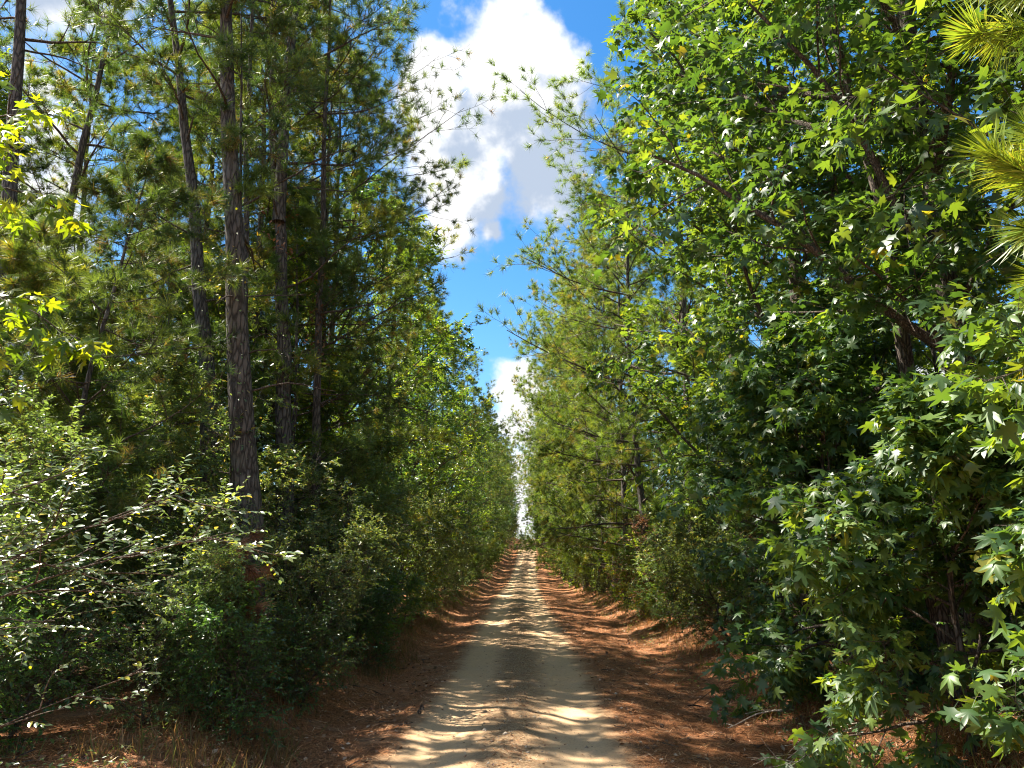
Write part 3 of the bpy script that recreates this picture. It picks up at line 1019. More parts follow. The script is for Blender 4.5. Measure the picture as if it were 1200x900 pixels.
near_pine(34, [(-3.7, 0), (-3.85, 2), (-4.12, 3.8), (-4.44, 6.4), (-4.7, 8.6), (-5.01, 11)], 11, 16, .235,
          'thickest grey barked pine trunk on the left with a dark scar high up', c0=.60, Lmax=3.0, nl=16, dead=8, vine=[(.5, 6.0, 620, 'shrub', .06), (5.5, 7.6, 160, 'yel', .06)])
near_pine(35, [(-4.2, 0), (-4.4, 4.3), (-4.62, 6.8), (-4.85, 8.6), (-5.2, 11), (-5.3, 13.5)], 14, 16, .20,
          'reddish pine right of the thickest trunk, forking into twin stems', c0=.52, Lmax=3.4, nl=24, dead=10,
          extra_pts=[([(-4.78, 14.0, 8.4), (-4.78, 13.95, 9.6), (-4.80, 13.9, 11.4), (-4.7, 13.9, 13.4), (-4.5, 13.9, 15.5), (-4.4, 13.9, 17.5)], .13, .04)], vine=[(.5, 7.5, 700, 'oak', .07), (7.4, 9.0, 90, 'brown', .09)])
near_pine(36, [(-4.8, 0), (-4.86, 7.1), (-5.04, 11.9), (-5.09, 14.6), (-4.8, 16.3)], 18, 16, .12,
          'slim pine nearest the sky gap on the left, reaching branches over the road', c0=.45, Lmax=3.6, nl=34, dead=6, asym=.6)
near_pine(37, [(-4.15, 0), (-4.2, 2.6), (-4.35, 5), (-4.6, 8)], 11.3, 11, .06,
          'thin sapling pine hugging the thickest trunk on its left side', c0=.6, Lmax=1.2, nl=14, dead=3)
near_pine(38, [(-5.9, 0), (-6.2, 5), (-6.6, 10)], 19.5, 18, .13, 'narrow pine behind the forked reddish pine', c0=.4, Lmax=3.0, nl=24, dead=8)
near_pine(39, [(-7.9, 0), (-8.2, 5), (-8.3, 10)], 18.5, 18, .13, 'narrow pine standing behind the left leaning pine', c0=.38, Lmax=3.0, nl=24, dead=8)
near_pine(40, [(-4.75, 0), (-4.95, 4), (-5.25, 8), (-5.5, 12)], 13.4, 17, .10,
          'slim dark pine between the thickest trunk and the forked pine', c0=.66, Lmax=2.4, nl=16, dead=6, vine=[(.5, 6, 260, 'oak', .06)])
near_pine(49, [(-3.95, 0), (-4.05, 4), (-4.25, 8), (-4.35, 12)], 15.0, 17, .11,
          'slim dark pine just right of the forked pine, rust coloured leaves on its stem', c0=.62, Lmax=2.8, nl=20, dead=7, vine=[(5.5, 7.5, 200, 'brown', .08)])
print('near pines', time.time() - T0)

for (x, y, k, s_, lab) in [(-8.9, 19.5, 'pineB', .95, 'bushy pine filling the sky behind the second leaning trunk'),
                                                      (-12.6, 20.5, 'pineB', 1.0, 'bushy pine near the left edge behind the leaning trunk'),
                           (-5.9, 16.2, 'pineB', .90, 'bushy pine crown between the forked pine and the slim pine'),
                           (-14.5, 17.0, 'oakA', .95, 'leafy oak behind the trunk at the left edge')]:
    place(V[k], 'oak_tree' if k[0] == 'o' else 'pine_tree', lab, 'tree', x, y, seed_rot.uniform(-.6, .6), s_)
# young pines in front of those trunks
for (x, y, k, s_, rz, lab) in [(-5.9, 10.2, 'pineY', .85, 0, 'young pine with soft green needles between the two dark trunks'),
                               (-7.6, 10.5, 'pineZ', .95, 1.2, 'young pine under the far left trunks, needles over the shrubs'),
                               (-4.6, 15.2, 'pineY', 1.05, 2.0, 'young pine filling the gap right of the forked pine'),
                               (-6.8, 14.5, 'pineY', .9, 4.0, 'young pine behind the left leaning trunk'),
                               (-9.4, 14.0, 'pineZ', 1.1, 3.0, 'young pine beside the second leaning trunk from the left')]:
    place(V[k], 'young_pine', lab, 'tree', x, y, rz, s_, 'young pines in the left understorey')

rng = np.random.default_rng(5)
# left wall of trees
L1 = [(-6.4, 17.0, 'oakC', 1.0, 'low oak with small pale leaves behind the forked pine'),
      (-5.7, 21.0, 'pineC', .90, 'full pine whose limbs reach right into the blue gap'),
      (-6.0, 25.0, 'oakB', .95, 'dark leafy tree behind the full left pine'),
      (-5.4, 29.5, 'oakA', 1.05, 'tall leafy tree after the dark one on the left of the road'),
      (-5.5, 34.0, 'oakB', 1.0, 'dark leafy tree on the left in the mid distance'),
      (-5.5, 38.5, 'oakA', .95, 'left oak with yellowish crown in the mid distance'),
      (-5.6, 43.0, 'pineC', .88, 'dark full left pine in the mid distance'),
      (-5.3, 48.0, 'oakA', 1.08, 'broad green tree bordering the left side of the far gap')]
for (x, y, k, s_, lab) in L1:
    nm = 'pine_tree' if k.startswith('pine') else 'oak_tree'
    place(V[k], nm, lab, 'tree', x, y, rng.uniform(-.5, .5), s_)
y = 53.0
i = 0
while y < 152:
    k = ['oakA', 'oakB', 'pineC', 'oakB', 'oakA', 'pineB'][i % 6]
    nm = 'pine_tree' if k.startswith('pine') else 'oak_tree'
    s_ = rng.uniform(.80, 1.0)
    place(V[k], nm, ('far pine among the leafy trees lining the left of the track' if nm == 'pine_tree' else 'far leafy tree in the crowded wall of trees on the left of the track'),
          'tree', float(xc(y)) - 4.4 - rng.uniform(0, .7), y, rng.uniform(-.6, .6), s_, 'far trees lining the left of the track' if nm == 'oak_tree' else 'far pines lining the left of the track')
    y += rng.uniform(4.2, 6.0)
    i += 1
# second and third rows, sparse so that sky shows between
back = []
for row, (x0, y0, y1, st) in enumerate([(-10.5, 24, 120, 9.5), (-15.5, 20, 90, 12), (-22, 22, 70, 13)]):
    y = y0
    while y < y1:
        back.append((x0 + rng.uniform(-1.6, 1.6), y + rng.uniform(-1.5, 1.5)))
        y += st
for j, (x, y) in enumerate(back):
    k = ['pineA', 'oakA', 'pineB', 'oakC', 'pineC', 'oakB'][rng.integers(6)]
    nm = 'pine_tree' if k.startswith('pine') else 'oak_tree'
    place(V[k], nm, 'pine standing deep in the wood behind the left roadside trees' if nm == 'pine_tree' else 'leafy tree standing deep in the wood behind the left roadside trees',
          'tree', x, y, rng.uniform(0, 6.28), rng.uniform(.75, .95), 'trees deep in the left wood' if nm == 'oak_tree' else 'pines deep in the left wood')

for j in range(64):
    y = 10 + 110 * ((j * .618) % 1) ** 1.3
    x = -6.8 - 16 * rng.random() ** 1.2 - (2.5 if y < 13 else 0)
    k = ['oakC', 'oakD', 'shB', 'oakD'][j % 4]
    place(V[k], 'shrub' if k == 'shB' else 'understorey_tree', 'understorey growth filling the shade deep in the left wood', 'shrub' if k == 'shB' else 'tree', x, y,
          rng.uniform(0, 6.28), rng.uniform(.5, .85) if k != 'shB' else rng.uniform(.9, 1.4), 'understorey deep in the left wood')
# left shrubs
LS = [(-2.85, 10.2, 'shD', .8, 0.2, 'knee high bush nearest the road on the left straw bank'),
      (-3.0, 8.2, 'shD', .85, 1.2, 'knee high bush among dry grass at lower left'),
      (-2.7, 13.9, 'shD', .9, 2.2, 'low bush below the pale glinting shrub'),
      (-2.8, 16.4, 'shD', 1.0, 3.2, 'low bush creeping out on the left verge'),
      (-3.9, 8.4, 'shA', .62, 3.7, 'small dark shrub behind the dry grass at lower left'),
      (-4.6, 6.6, 'shD', .8, 2.7, 'small bush in the lower left corner'),
      (-3.35, 12.6, 'shB', .85, 0.2, 'pale sunlit shrub with tiny glinting leaves left of the road'),
      (-3.7, 9.9, 'shB', .60, 1.0, 'dark shrub at the foot of the thickest trunk'),
      (-3.45, 9.0, 'shD', 1.0, 2.0, 'low green bush on the straw bank left of the road'),
      (-4.6, 10.6, 'shB', .62, 2.2, 'grey green shrub crowding the base of the left leaning pine'),
      (-3.1, 10.9, 'shA', .75, 4.2, 'small shrub before the pale glinting one on the straw bank'),
      (-3.6, 15.9, 'shC', 1.1, 4.2, 'broad leaved low bush on the left verge'),
      (-5.0, 14.0, 'oakD', .42, 4.2, 'small dark tree between the forked pine and the pale shrub'),
      (-4.9, 19.4, 'oakC', .6, 4.2, 'small leafy tree behind the rounded roadside shrub'),
      (-4.8, 24.0, 'oakD', .65, 1.2, 'small dark tree behind the bright grassy looking bush'),
      (-5.6, 9.4, 'shB', .66, 3.0, 'shadowed shrub under the leaning pines'),
      (-6.2, 7.8, 'shA', 1.05, 4.0, 'shadowed shrub in the lower left behind the arching spray'),
      (-7.6, 9.2, 'shB', 1.1, 5.0, 'tall shrub near the left edge'),
      (-4.9, 7.6, 'shD', 1.1, .5, 'low green bush in the weeds at lower left'),
      (-5.6, 12.0, 'shB', 1.15, 1.5, 'greyish shrub behind the thickest trunk'),
      (-3.9, 14.8, 'shB', 1.0, 2.5, 'green shrub beyond the pale glinting one'),
      (-3.9, 17.8, 'shB', 1.15, 3.5, 'leafy roadside shrub with a grassy foot on the left'),
      (-3.6, 21.0, 'shA', 1.15, 4.5, 'rounded left roadside shrub before the grassy patch'),
      (-3.6, 24.2, 'shC', 1.2, 5.5, 'bright grassy looking bush on the left verge'),
      (-3.7, 27.6, 'oakC', .45, 1, 'dense small leafy tree low on the left verge'),
      (-7.5, 12.0, 'shB', 1.2, 2, 'tall shrub behind the left leaning trunk'),
      (-9.3, 11.0, 'shB', 1.2, 3, 'tall shrub between the two leftmost trunks')]
for (x, y, k, s_, rz, lab) in LS:
    place(V[k], 'shrub', lab, 'shrub', x, y, rz, s_)
y = 31.0
while y < 150:
    k = ['shA', 'shB', 'shC', 'shB'][rng.integers(4)]
    place(V[k], 'shrub', 'small far shrub hugging the left edge of the track', 'shrub', float(xc(y)) - 3.5 - rng.uniform(0, .5), y, rng.uniform(0, 6.28), rng.uniform(.9, 1.3),
          group='far shrubs on the left verge')
    y += rng.uniform(3.0, 4.6)

# ------------------------------------------------------------------ RIGHT: sweetgums close by
gum_leaf = leaf_mesh(STAR_D, 'gum', 'gum')


def near_gum(seed, x, y, label, nobj=240, **kw):
    loc = (x, y, float(gz(x, y)))
    p = build_leafy(seed, loc=loc, nleafobj=nobj, tmpl=STAR_D if kw.pop('fine', False) else STAR, mat='gum', pet=.5, hang=.55, split=True, **kw)
    return place(p, 'sweetgum_tree', label, 'tree', x, y, lm=gum_leaf)


def cam_clear(x, y, dmin, lim=None):
    z0 = float(gz(x, y))

    def f(pos):
        w = pos + np.array([x, y, z0])
        k = np.linalg.norm(w - np.array([0, 0, 1.9]), axis=1) > dmin
        # nothing over the track itself
        k &= ~((np.abs(w[:, 0] - xc(w[:, 1])) < 1.5) & (w[:, 2] < 5))
        if lim:
            k &= lim(w)
        return k
    return f


def HOLE(w):
    """a break in the foliage in front of the twin trunk"""
    a, b = np.array([5.2, 9.3, 4.4]), np.array([2.9, 5.2, 3.2])
    t = np.clip(((w - a) @ (b - a)) / ((b - a) @ (b - a)), 0, 1)
    return np.linalg.norm(w - (a + t[:, None] * (b - a)), axis=1) > .34 + .34 * (1 - t)


near_gum(41, 5.3, 9.2, 'big sweetgum with dark twin trunk and star leaves filling the right side', H=14.5, r0=.24, c0=.22, nl=34, Lmax=4.6, asym=-.25, per2=9, per3=7,
         lper=12, ls=.155, up=.03, ctrl=[(0, 0, -.3), (.05, 0, 3.5), (-.1, -.2, 7), (-.6, -.4, 14.5)], clip=cam_clear(5.3, 9.2, 3.6, HOLE),
         extra=[(np.array([(-.15, .3, -.2), (-.5, .4, 2.0), (-.38, .4, 3.5), (-.55, .2, 6), (-1.1, 0, 9)])[None], .16, .05)])
near_gum(42, 4.9, 13.5, 'sweetgum behind the big one, glossy sunlit leaves reaching over the road', H=16, r0=.2, c0=.16, nl=36, Lmax=4.3, asym=-.25, per2=9, per3=7,
         lper=12, ls=.15, up=.02, clip=cam_clear(4.9, 13.5, 3.6))
near_gum(43, 3.95, 7.3, 'low sweetgum sapling drooping star leaves over the straw bank', H=3.1, r0=.05, c0=.14, nl=26, Lmax=1.55, asym=-.15, per2=6, per3=5, lper=11, ls=.13,
         up=-.03, a1=68, clip=cam_clear(3.95, 7.3, 2.5), fine=True)
near_gum(44, 4.0, 5.0, 'nearest sweetgum sapling with the largest star leaves at right edge', H=3.3, r0=.05, c0=.12, nl=22, Lmax=1.7, asym=-.2, per2=6, per3=5, lper=9, ls=.14,
         up=-.02, a1=66, clip=cam_clear(4.0, 5.0, 2.6), fine=True)
near_gum(45, 6.0, 6.2, 'taller sweetgum at the right edge with leaves in deep shade', H=9, r0=.11, c0=.18, nl=28, Lmax=3.0, asym=-.2, per2=8, per3=6, lper=12, ls=.15,
         up=.0, a1=66, clip=cam_clear(6.0, 6.2, 3.2, HOLE))
near_gum(46, 4.1, 9.9, 'leafy sweetgum sapling hiding the foot of the glossy sweetgum', nobj=200, H=4.6, r0=.06, c0=.10, nl=34, Lmax=2.1, asym=-.15, per2=7, per3=5, lper=11, ls=.13,
         up=-.01, a1=64, clip=cam_clear(4.1, 9.9, 3))
near_gum(47, 4.7, 12.0, 'sweetgum sapling mixed with brown brush behind the straw bank', nobj=100, H=4.4, r0=.05, c0=.03, nl=28, Lmax=1.9, asym=-.15, per2=7, per3=5, lper=11, ls=.12,
         up=.0, a1=60, clip=cam_clear(4.7, 12.0, 3))
print('gums', time.time() - T0)

# right: other trees
R1 = [(6.6, 12.0, 'pineY', .9, 'young pine peeping out behind the dark twin trunk'),
      (5.0, 17.2, 'gumA', 1.0, 'middle sweetgum rising behind the glossy one'),
      (5.3, 20.0, 'pineZ', 1.1, 'bright young pine with long needles right of centre'),
      (4.9, 22.4, 'pineR', 1.0, 'tall right pine stretching a limb across the white cloud'),
      (4.3, 27.0, 'pineC', .94, 'yellow green right pine with a bent bare limb'),
      (4.1, 31.0, 'pineB', .98, 'sunlit right pine next past the bent limb'),
      (4.2, 35.5, 'pineC', .93, 'dense right pine in the mid distance'),
      (4.0, 40.0, 'pineB', 1.0, 'airy right pine in the mid distance'),
      (4.3, 44.5, 'oakA', .95, 'leafy tree wedged between the right pines'),
      (3.9, 49.0, 'pineC', .95, 'right pine bordering the far sky gap')]
for (x, y, k, s_, lab) in R1:
    nm = {'p': 'pine_tree', 'g': 'sweetgum_tree', 'o': 'oak_tree'}[k[0]]
    place(V[k], nm, lab, 'tree', x, y, math.pi + rng.uniform(-.5, .5), s_)
y = 54.0
i = 0
while y < 152:
    k = ['pineB', 'pineC', 'oakA', 'pineC', 'oakB', 'pineB'][i % 6]
    nm = 'pine_tree' if k.startswith('pine') else 'oak_tree'
    place(V[k], nm, ('far pine in the crowded wall of trees on the right of the track' if nm == 'pine_tree' else 'far leafy tree in the crowded wall of trees on the right of the track'),
          'tree', float(xc(y)) + 3.6 + rng.uniform(0, .5), y, math.pi + rng.uniform(-.6, .6), rng.uniform(.85, 1.05),
          'far leafy trees lining the right of the track' if nm == 'oak_tree' else 'far pines lining the right of the track')
    y += rng.uniform(4.2, 6.0)
    i += 1
back = []
for row, (x0, y0, y1, st) in enumerate([(9.8, 9, 120, 7.0), (14.5, 12, 80, 8.5), (20, 14, 60, 10)]):
    y = y0
    while y < y1:
        back.append((x0 + rng.uniform(-1.4, 1.4), y + rng.uniform(-1.5, 1.5)))
        y += st
for j, (x, y) in enumerate(back):
    k = ['pineA', 'oakA', 'pineB', 'oakC', 'pineC', 'oakB'][rng.integers(6)]
    nm = 'pine_tree' if k.startswith('pine') else 'oak_tree'
    place(V[k], nm, 'pine standing deep in the wood behind the right roadside trees' if nm == 'pine_tree' else 'leafy tree standing deep in the wood behind the right roadside trees',
          'tree', x, y, rng.uniform(0, 6.28), rng.uniform(.75, .95), 'trees deep in the right wood' if nm == 'oak_tree' else 'pines deep in the right wood')
for j in range(64):
    y = 11 + 110 * ((j * .618) % 1) ** 1.3
    x = 7.2 + 14 * rng.random() ** 1.2
    k = ['oakC', 'oakD', 'shB', 'oakD'][j % 4]
    place(V[k], 'shrub' if k == 'shB' else 'understorey_tree', 'understorey growth filling the shade deep in the right wood', 'shrub' if k == 'shB' else 'tree', x, y,
          rng.uniform(0, 6.28), rng.uniform(.5, .9) if k != 'shB' else rng.uniform(.9, 1.4), 'understorey deep in the right wood')
RS = [(3.9, 21.2, 'shB', .8, 0.5, 'green shrub hiding the foot of the tall right pine'),
      (4.2, 16.4, 'shA', .95, 1.5, 'round green shrub at the straw edge before the brown brush'),
      (4.0, 25.0, 'shC', 1.0, 2.5, 'low leafy bush leaning toward the track on the right'),
      (4.9, 14.8, 'shB', 1.0, 0, 'dark shrub tucked under the glossy sweetgum'),
      (4.9, 17.0, 'brn', 1.1, 1, 'brown dead brush beside the glossy sweetgum'),
      (4.7, 19.2, 'shB', .9, 2, 'green shrub above the dry grass on the right'),
      (4.6, 22.0, 'shC', 1.1, 3, 'leafy bush on the right bank with a brown neighbour'),
      (4.7, 24.5, 'brn', 1.2, 4, 'brown brush halfway along the right bank'),
      (4.4, 27.0, 'yelS', .8, 5, 'bright yellow green bush low on the right bank'),
      (4.5, 30.0, 'shB', .95, 1, 'dark leafy shrub past the bright yellow one'),
      (4.6, 33.5, 'brn', 1.0, 2, 'brown brush under the mid distance pines'),
      (5.9, 15.9, 'oakC', .42, 1.1, 'small leafy tree rising behind the brown dead brush'),
      (5.7, 20.6, 'oakD', .5, 2.1, 'dark small tree behind the green shrub on the right'),
      (5.6, 26.0, 'oakC', .5, 3.1, 'small tree filling the gap behind the yellow green bush'),
      (5.5, 32.0, 'oakD', .5, 4.1, 'small dark tree behind the far brown brush'),
      (4.5, 15.9, 'shD', 1.2, 2.1, 'low bush in front of the brown dead brush'),
      (4.2, 20.6, 'shD', 1.2, 3.1, 'low bush on the edge of the right straw bank'),
      (5.8, 11.6, 'shA', 1.0, 1.2, 'dark shrub behind the low sweetgum sapling'),
      (6.4, 8.2, 'shB', .9, 2.2, 'shadowed shrub behind the twin trunk'),
      (5.6, 7.6, 'shD', 1.2, 2.2, 'low dark bush beneath the sweetgums')]
for (x, y, k, s_, rz, lab) in RS:
    place(V[k], 'dead_brush' if k == 'brn' else 'shrub', lab, 'brush' if k == 'brn' else 'shrub', x, y, rz, s_)
y = 37.0
while y < 150:
    k = ['shA', 'shB', 'shC', 'yelS', 'shB'][rng.integers(5)]
    place(V[k], 'shrub', 'small far shrub hugging the right edge of the track', 'shrub', float(xc(y)) + 3.8 + rng.uniform(0, .6), y, rng.uniform(0, 6.28), rng.uniform(.85, 1.25),
          group='far shrubs on the right verge')
    y += rng.uniform(3.0, 4.6)
# beyond the crest
for (x, y, k, s_, lab) in [(3.9, 128, 'oakC', .62, 'low tree closing the track on the right just before the crest'),
                           (4.3, 139, 'oakC', .70, 'bright low tree on the right at the crest'),
                           (-1.7, 140, 'oakC', .45, 'low bush tree on the left at the crest')]:
    place(V[k], 'oak_tree', lab, 'tree', x, y, 1.0, s_)
for j in range(14):
    y = 178 + j * 6
    side = (j * .618 % 1) * 1.6 - .8
    k = ['oakC', 'pineY', 'oakD'][j % 3]
    place(V[k], 'pine_tree' if k[0] == 'p' else 'oak_tree', 'small tree showing its top beyond the crest of the track', 'tree', float(xc(150)) + side * 9, y, rng.uniform(0, 6), .72,
          'trees beyond the crest')
print('right', time.time() - T0)

# ------------------------------------------------------------------ close sprays at the frame edges
# pine at top right: trunk beyond the frame, boughs reach in
TN = tuft(150, .0052, 9, spread=(10, 66))
G = Geo()
G.add(*TN, tint=np.random.default_rng(3).random(len(TN[1])) * .8)
tuft_me = G.mesh('needle_tuft', M['needleb'], smooth=False)
px, py = 4.3, 3.4
z0 = float(gz(px, py))
rg = np.random.default_rng(8)
t = thing('pine_tree', 'pine whose bright long needled boughs hang in at the top right corner', 'tree', (px, py, z0))
P = trunk_poly(rg, [(0, 0, -.3), (.1, 0, 5), (.2, 0, 11)])
obj('trunk', trunk_mesh(P, .12, .03), t)
ends = [((3.0, 3.2, 4.4), (2.13, 3.05, 4.15)), ((3.0, 3.2, 4.5), (2.22, 3.1, 4.45)), ((3.1, 3.2, 3.2), (2.12, 3.05, 3.55)), ((3.1, 3.3, 3.2), (2.25, 3.1, 3.25)), ((3.1, 3.3, 3.2), (2.40, 3.2, 3.75)),
        ((3.0, 3.2, 4.5), (2.45, 3.2, 4.75)), ((3.1, 3.3, 3.2), (2.35, 3.2, 3.0))]
for (m_, e_) in ends:
    m_, e_ = np.array(m_), np.array(e_) + [-.07, 0, .05]
    root = np.array([px + .05, py, m_[2] - .4 + z0])
    c = np.array([root, m_, (m_ + e_) / 2 + [0, 0, .03], e_]) - np.array([px, py, z0])
    B = trunk_poly(rg, c, 10, .005)
    G = Geo()
    tubes(G, B, np.linspace(.018, .004, 10)[None], 6)
    obj('bough', G.mesh('bough', M['twig']), t)
    d = norm(e_ - m_)
    for q in range(3):
        pp = e_ - d * .11 * q + rg.normal(0, .012, 3)
        a = norm(d + rg.normal(0, .22, 3) + [0, 0, -.1])
        o = obj('needle_tuft', tuft_me, t)
        f = frames(a[None], rg.normal(0, 1, (1, 3)))[0]
        s_ = rg.uniform(.16, .20)
        mx = np.eye(4)
        mx[:3, :3] = f * s_
        mx[:3, 3] = pp - np.array([px, py, z0])
        o.matrix_local = Matrix(mx.tolist())
#obj('branches', G.mesh('branches', M['twig']), t)


def spray_tree(name, label, cat, base, H, r0, sprays, seed, tmpl, mat, ls, lm, per2, per3, lper, hang, pet=0.0, L2f=.4, nobj=200, bark='barkd', upn=.8, trunk_top=None):
    """a plant whose stem is outside the frame and whose listed limbs (world polylines) reach in"""
    rg = np.random.default_rng(seed)
    z0 = float(gz(base[0], base[1]))
    b = np.array([base[0], base[1], z0])
    t = thing(name, label, cat, tuple(b))
    P = trunk_poly(rg, [(0, 0, -.2), (.1, .05, H * .5), tuple(trunk_top or (.2, .1, H))])
    obj('trunk', trunk_mesh(P, r0, r0 * .25, mat=bark), t)
    lim = []
    for s_ in sprays:
        c = np.array(s_) - b
        lim.append(trunk_poly(rg, c, 10, .006)[0])
    B1 = np.stack(lim)
    L1 = np.linalg.norm(B1[:, -1] - B1[:, 3], axis=1)
    B2, L2, i2, t2 = sprout(rg, B1, per2, .38, 1.0, R(42), R(12), 5, lambda i, t, d: L1[i] * (L2f * (1.15 - .75 * t)) * rg.uniform(.6, 1.15, len(t)) + .05, 0, .08, .6)
    B3, L3, i3, t3 = sprout(rg, B2, per3, .2, 1.0, R(40), R(12), 4, lambda i, t, d: L2[i] * .4 * rg.uniform(.5, 1.2, len(t)) + .05, 0, .08, .6)
    for q in range(len(B1)):
        G = Geo()
        tubes(G, B1[q:q + 1], np.full((1, 1), r0 * .28) * np.linspace(1, .2, 10)[None], 5)
        w2, w3 = i2 == q, i2[i3] == q
        tubes(G, B2[w2], np.full((w2.sum(), 1), .004) * np.linspace(1, .5, 5)[None], 4)
        tubes(G, B3[w3], np.full((w3.sum(), 1), .002) * np.linspace(1, .6, 4)[None], 3)
        obj('bough', G.mesh('bough', M['twig']), t)
    idx = np.repeat(np.arange(len(B3)), lper)
    k = np.tile(np.arange(lper), len(B3))
    tt = .1 + .9 * (k + .5 * rg.random(len(k))) / lper
    pos, tan = sample(B3, idx, tt)
    side = norm(np.cross(tan, [0, 0, 1.0]) + 1e-4)
    a = norm(tan * .6 + side * np.where(k % 2, 1.0, -1.0)[:, None] * .75 + rg.normal(0, .2, tan.shape) + [0, 0, -hang])
    sc = ls * np.clip(rg.normal(1, .2, len(pos)), .5, 1.5)
    pos = pos + a * (sc * pet)[:, None]
    fr = frames(a, rg.normal(0, .3, a.shape) + [0.05, -upn * .45, upn])
    ordr = np.argsort(np.linalg.norm(pos + b - [0, 0, 1.9], axis=1) / sc)
    for s_ in ordr[:nobj]:
        mx = np.eye(4)
        mx[:3, :3] = fr[s_] * sc[s_]
        mx[:3, 3] = pos[s_]
        o = obj('leaf', lm[int(s_) % len(lm)], t)
        o.matrix_local = Matrix(mx.tolist())
    rest = ordr[nobj:]
    if len(rest):
        G = Geo()
        scatter(G, *(tmpl if isinstance(tmpl, tuple) else (tmpl, None)), pos[rest], fr[rest], sc[rest], rg.random(len(rest)))
        obj('foliage', G.mesh('foliage', M[mat], smooth=False), t, 'stuff')
    return t


spray_tree('sweetgum_tree', 'yellow green sweetgum leafing in from the left edge, backlit by the sun', 'tree', (-6.5, 6.6), 8.5, .10,
           [[(-6.4, 6.6, 5.0), (-5.9, 6.8, 5.9), (-5.4, 6.9, 6.3), (-5.0, 7, 6.35)],
            [(-6.4, 6.6, 4.2), (-5.8, 6.8, 5.1), (-5.1, 6.9, 5.6), (-4.6, 7, 5.3)],
            [(-6.4, 6.6, 3.4), (-5.7, 6.9, 4.3), (-4.95, 7, 4.45), (-4.45, 7.1, 4.05)],
            [(-6.4, 6.6, 3.0), (-5.7, 6.6, 3.6), (-5.2, 6.6, 3.9), (-4.9, 6.6, 3.7)],
            [(-6.4, 6.5, 1.6), (-5.5, 6, 2.3), (-4.6, 5.6, 2.7), (-4.0, 5.5, 2.5)]],
           51, STAR, 'gumy', .15, leaf_mesh(STAR_D, 'gumy', 'gumy'), 6, 4, 5, .5, .4, nobj=290, L2f=.62)
spray_tree('arching_shrub', 'shrub spray of small glinting oval leaves arching in from the left edge', 'shrub', (-4.0, 3.6), 2.2, .04,
           [[(-3.9, 3.6, .9), (-3.2, 3.7, 1.5), (-2.4, 3.9, 2.0), (-1.75, 4.1, 2.27)],
            [(-3.9, 3.6, .8), (-3.2, 3.8, 1.4), (-2.4, 4.0, 1.85), (-1.55, 4.2, 2.05)],
            [(-3.9, 3.6, .9), (-3.3, 3.5, 1.6), (-2.8, 3.7, 2.1), (-2.3, 3.9, 2.35)],
            [(-3.9, 3.6, .8), (-3.4, 3.6, 1.3), (-2.9, 3.9, 1.8), (-2.3, 4.1, 1.9)]],
           52, OVAL_D, 'shrubp', .038, leaf_mesh(OVAL_D, 'shrubp', 'shrubp'), 11, 6, 11, .05, 0, nobj=290, L2f=.5, bark='twig', upn=1.3)
spray_tree('arching_shrub', 'single low sprig of glinting leaves above the weeds at lower left', 'shrub', (-3.6, 3.9), 1.2, .025,
           [[(-3.55, 3.9, .5), (-2.9, 4.0, .95), (-2.35, 4.0, 1.2), (-1.85, 4.0, 1.38)]],
           53, OVAL_D, 'shrubp', .036, leaf_mesh(OVAL_D, 'shrubp', 'shrubp'), 7, 2, 7, .05, 0, nobj=290, L2f=.28, bark='twig', upn=1.3)

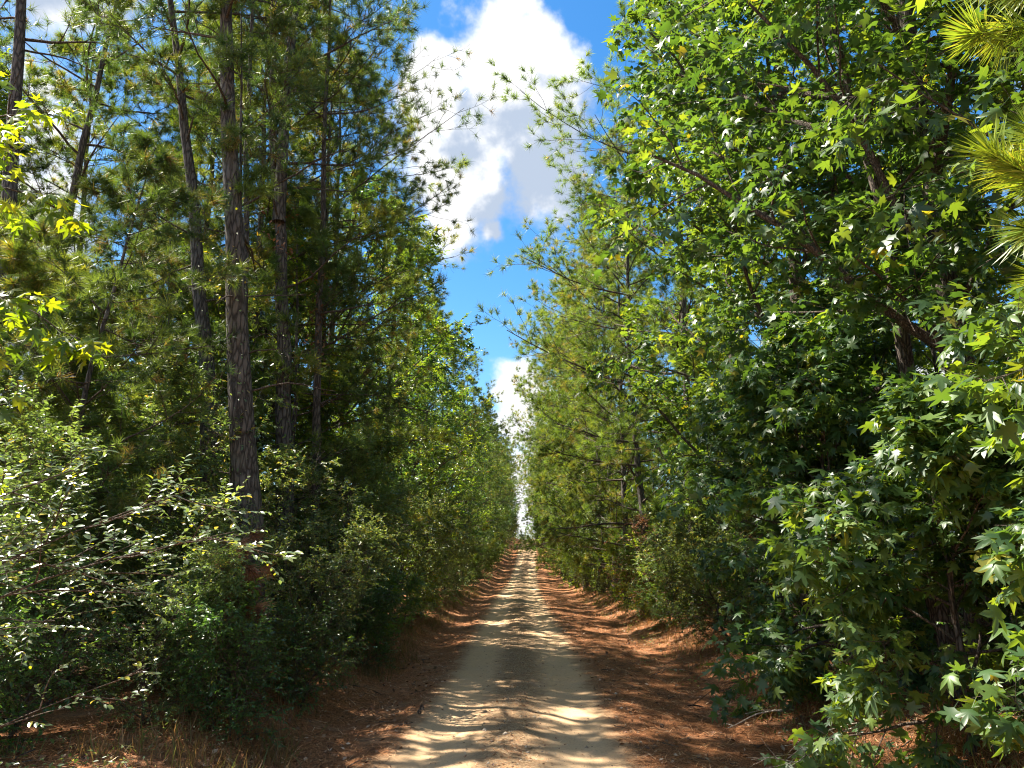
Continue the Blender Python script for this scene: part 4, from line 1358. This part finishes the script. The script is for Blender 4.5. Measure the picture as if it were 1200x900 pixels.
# clump of dead needles hung in the brush at the thick trunk
rg = np.random.default_rng(60)
zc = 1.55
b0 = np.array([-3.15, 8.8, float(gz(-3.15, 8.8))])
t = thing('dead_pine_top', 'dead orange brown pine sprig caught in the brush by the thickest trunk', 'branch', tuple(b0))
P = trunk_poly(rg, [(0, 0, -.1), (.05, 0, .9), (-.1, 0, 1.75)])
G = Geo()
tubes(G, P, np.linspace(.02, .006, 16)[None], 6)
B2, L2, i2, t2 = sprout(rg, P, 14, .6, 1, R(60), R(15), 4, lambda i, t, d: rg.uniform(.15, .45, len(t)), -.15, .1)
tubes(G, B2, np.full((len(B2), 4), .004), 3)
obj('stem', G.mesh('stem', M['twig']), t)
G = Geo()
idx = np.repeat(np.arange(14), 4)
pos, tan = sample(B2, idx, rg.uniform(.3, 1, 56))
scatter(G, *TUFT_N, pos, frames(norm(tan + [0, 0, -.7]), rg.normal(0, 1, (56, 3))), np.full(56, .16), rg.random(56))
obj('needles', G.mesh('needles', M['brown'], smooth=False), t, 'stuff')

# bare fallen branches by the sweetgum sapling
for (seed, x, y, az, L, lab, nn) in [(71, 3.35, 7.7, 3.5, 1.5, 'pale bare fallen branch with many twigs below the sweetgum sapling', 16),
                                     (72, 2.95, 9.4, 2.2, .8, 'thin pale curved twig sticking out over the straw on the right', 2),
                                     (73, 2.3, 11.5, .4, .6, 'short dark stick lying on the right shoulder', 3)]:
    rg = np.random.default_rng(seed)
    z0 = float(gz(x, y))
    t = thing('fallen_branch', lab, 'branch', (x, y, z0))
    d0_ = np.array([[math.cos(az), math.sin(az), -.15 if seed != 73 else 0]])
    st = np.array([[0, 0, .5 if seed == 71 else (.35 if seed == 72 else .03)]])
    B = paths(rg, st, d0_, np.array([L]), 8, -.06 if seed != 73 else 0, .07)
    G = Geo()
    mt = 'bare' if seed != 73 else 'barkd'
    tubes(G, B, np.linspace(.013, .005, 8)[None], 6)
    obj('stem', G.mesh('stem', M[mt]), t)
    G = Geo()
    B2, L2, i2, t2 = sprout(rg, B, nn, .1, 1, R(35), R(12), 6, lambda i, t, d: L * .6 * rg.uniform(.4, 1.1, len(t)), -.05, .08, .3)
    tubes(G, B2, np.full((len(B2), 1), .006) * np.linspace(1, .4, 6)[None], 4)
    if nn > 5:
        B3, _, _, _ = sprout(rg, B2, 3, .3, 1, R(35), R(12), 4, lambda i, t, d: L2[i] * .5 * rg.uniform(.4, 1.1, len(t)), -.02, .1, .3)
        tubes(G, B3, np.full((len(B3), 1), .0035) * np.linspace(1, .5, 4)[None], 3)
    obj('twigs', G.mesh('twigs', M[mt]), t)
tris = sum(len(m.polygons) for m in bpy.data.meshes)
print('done', time.time() - T0, 'faces', tris, 'objects', len(bpy.data.objects))
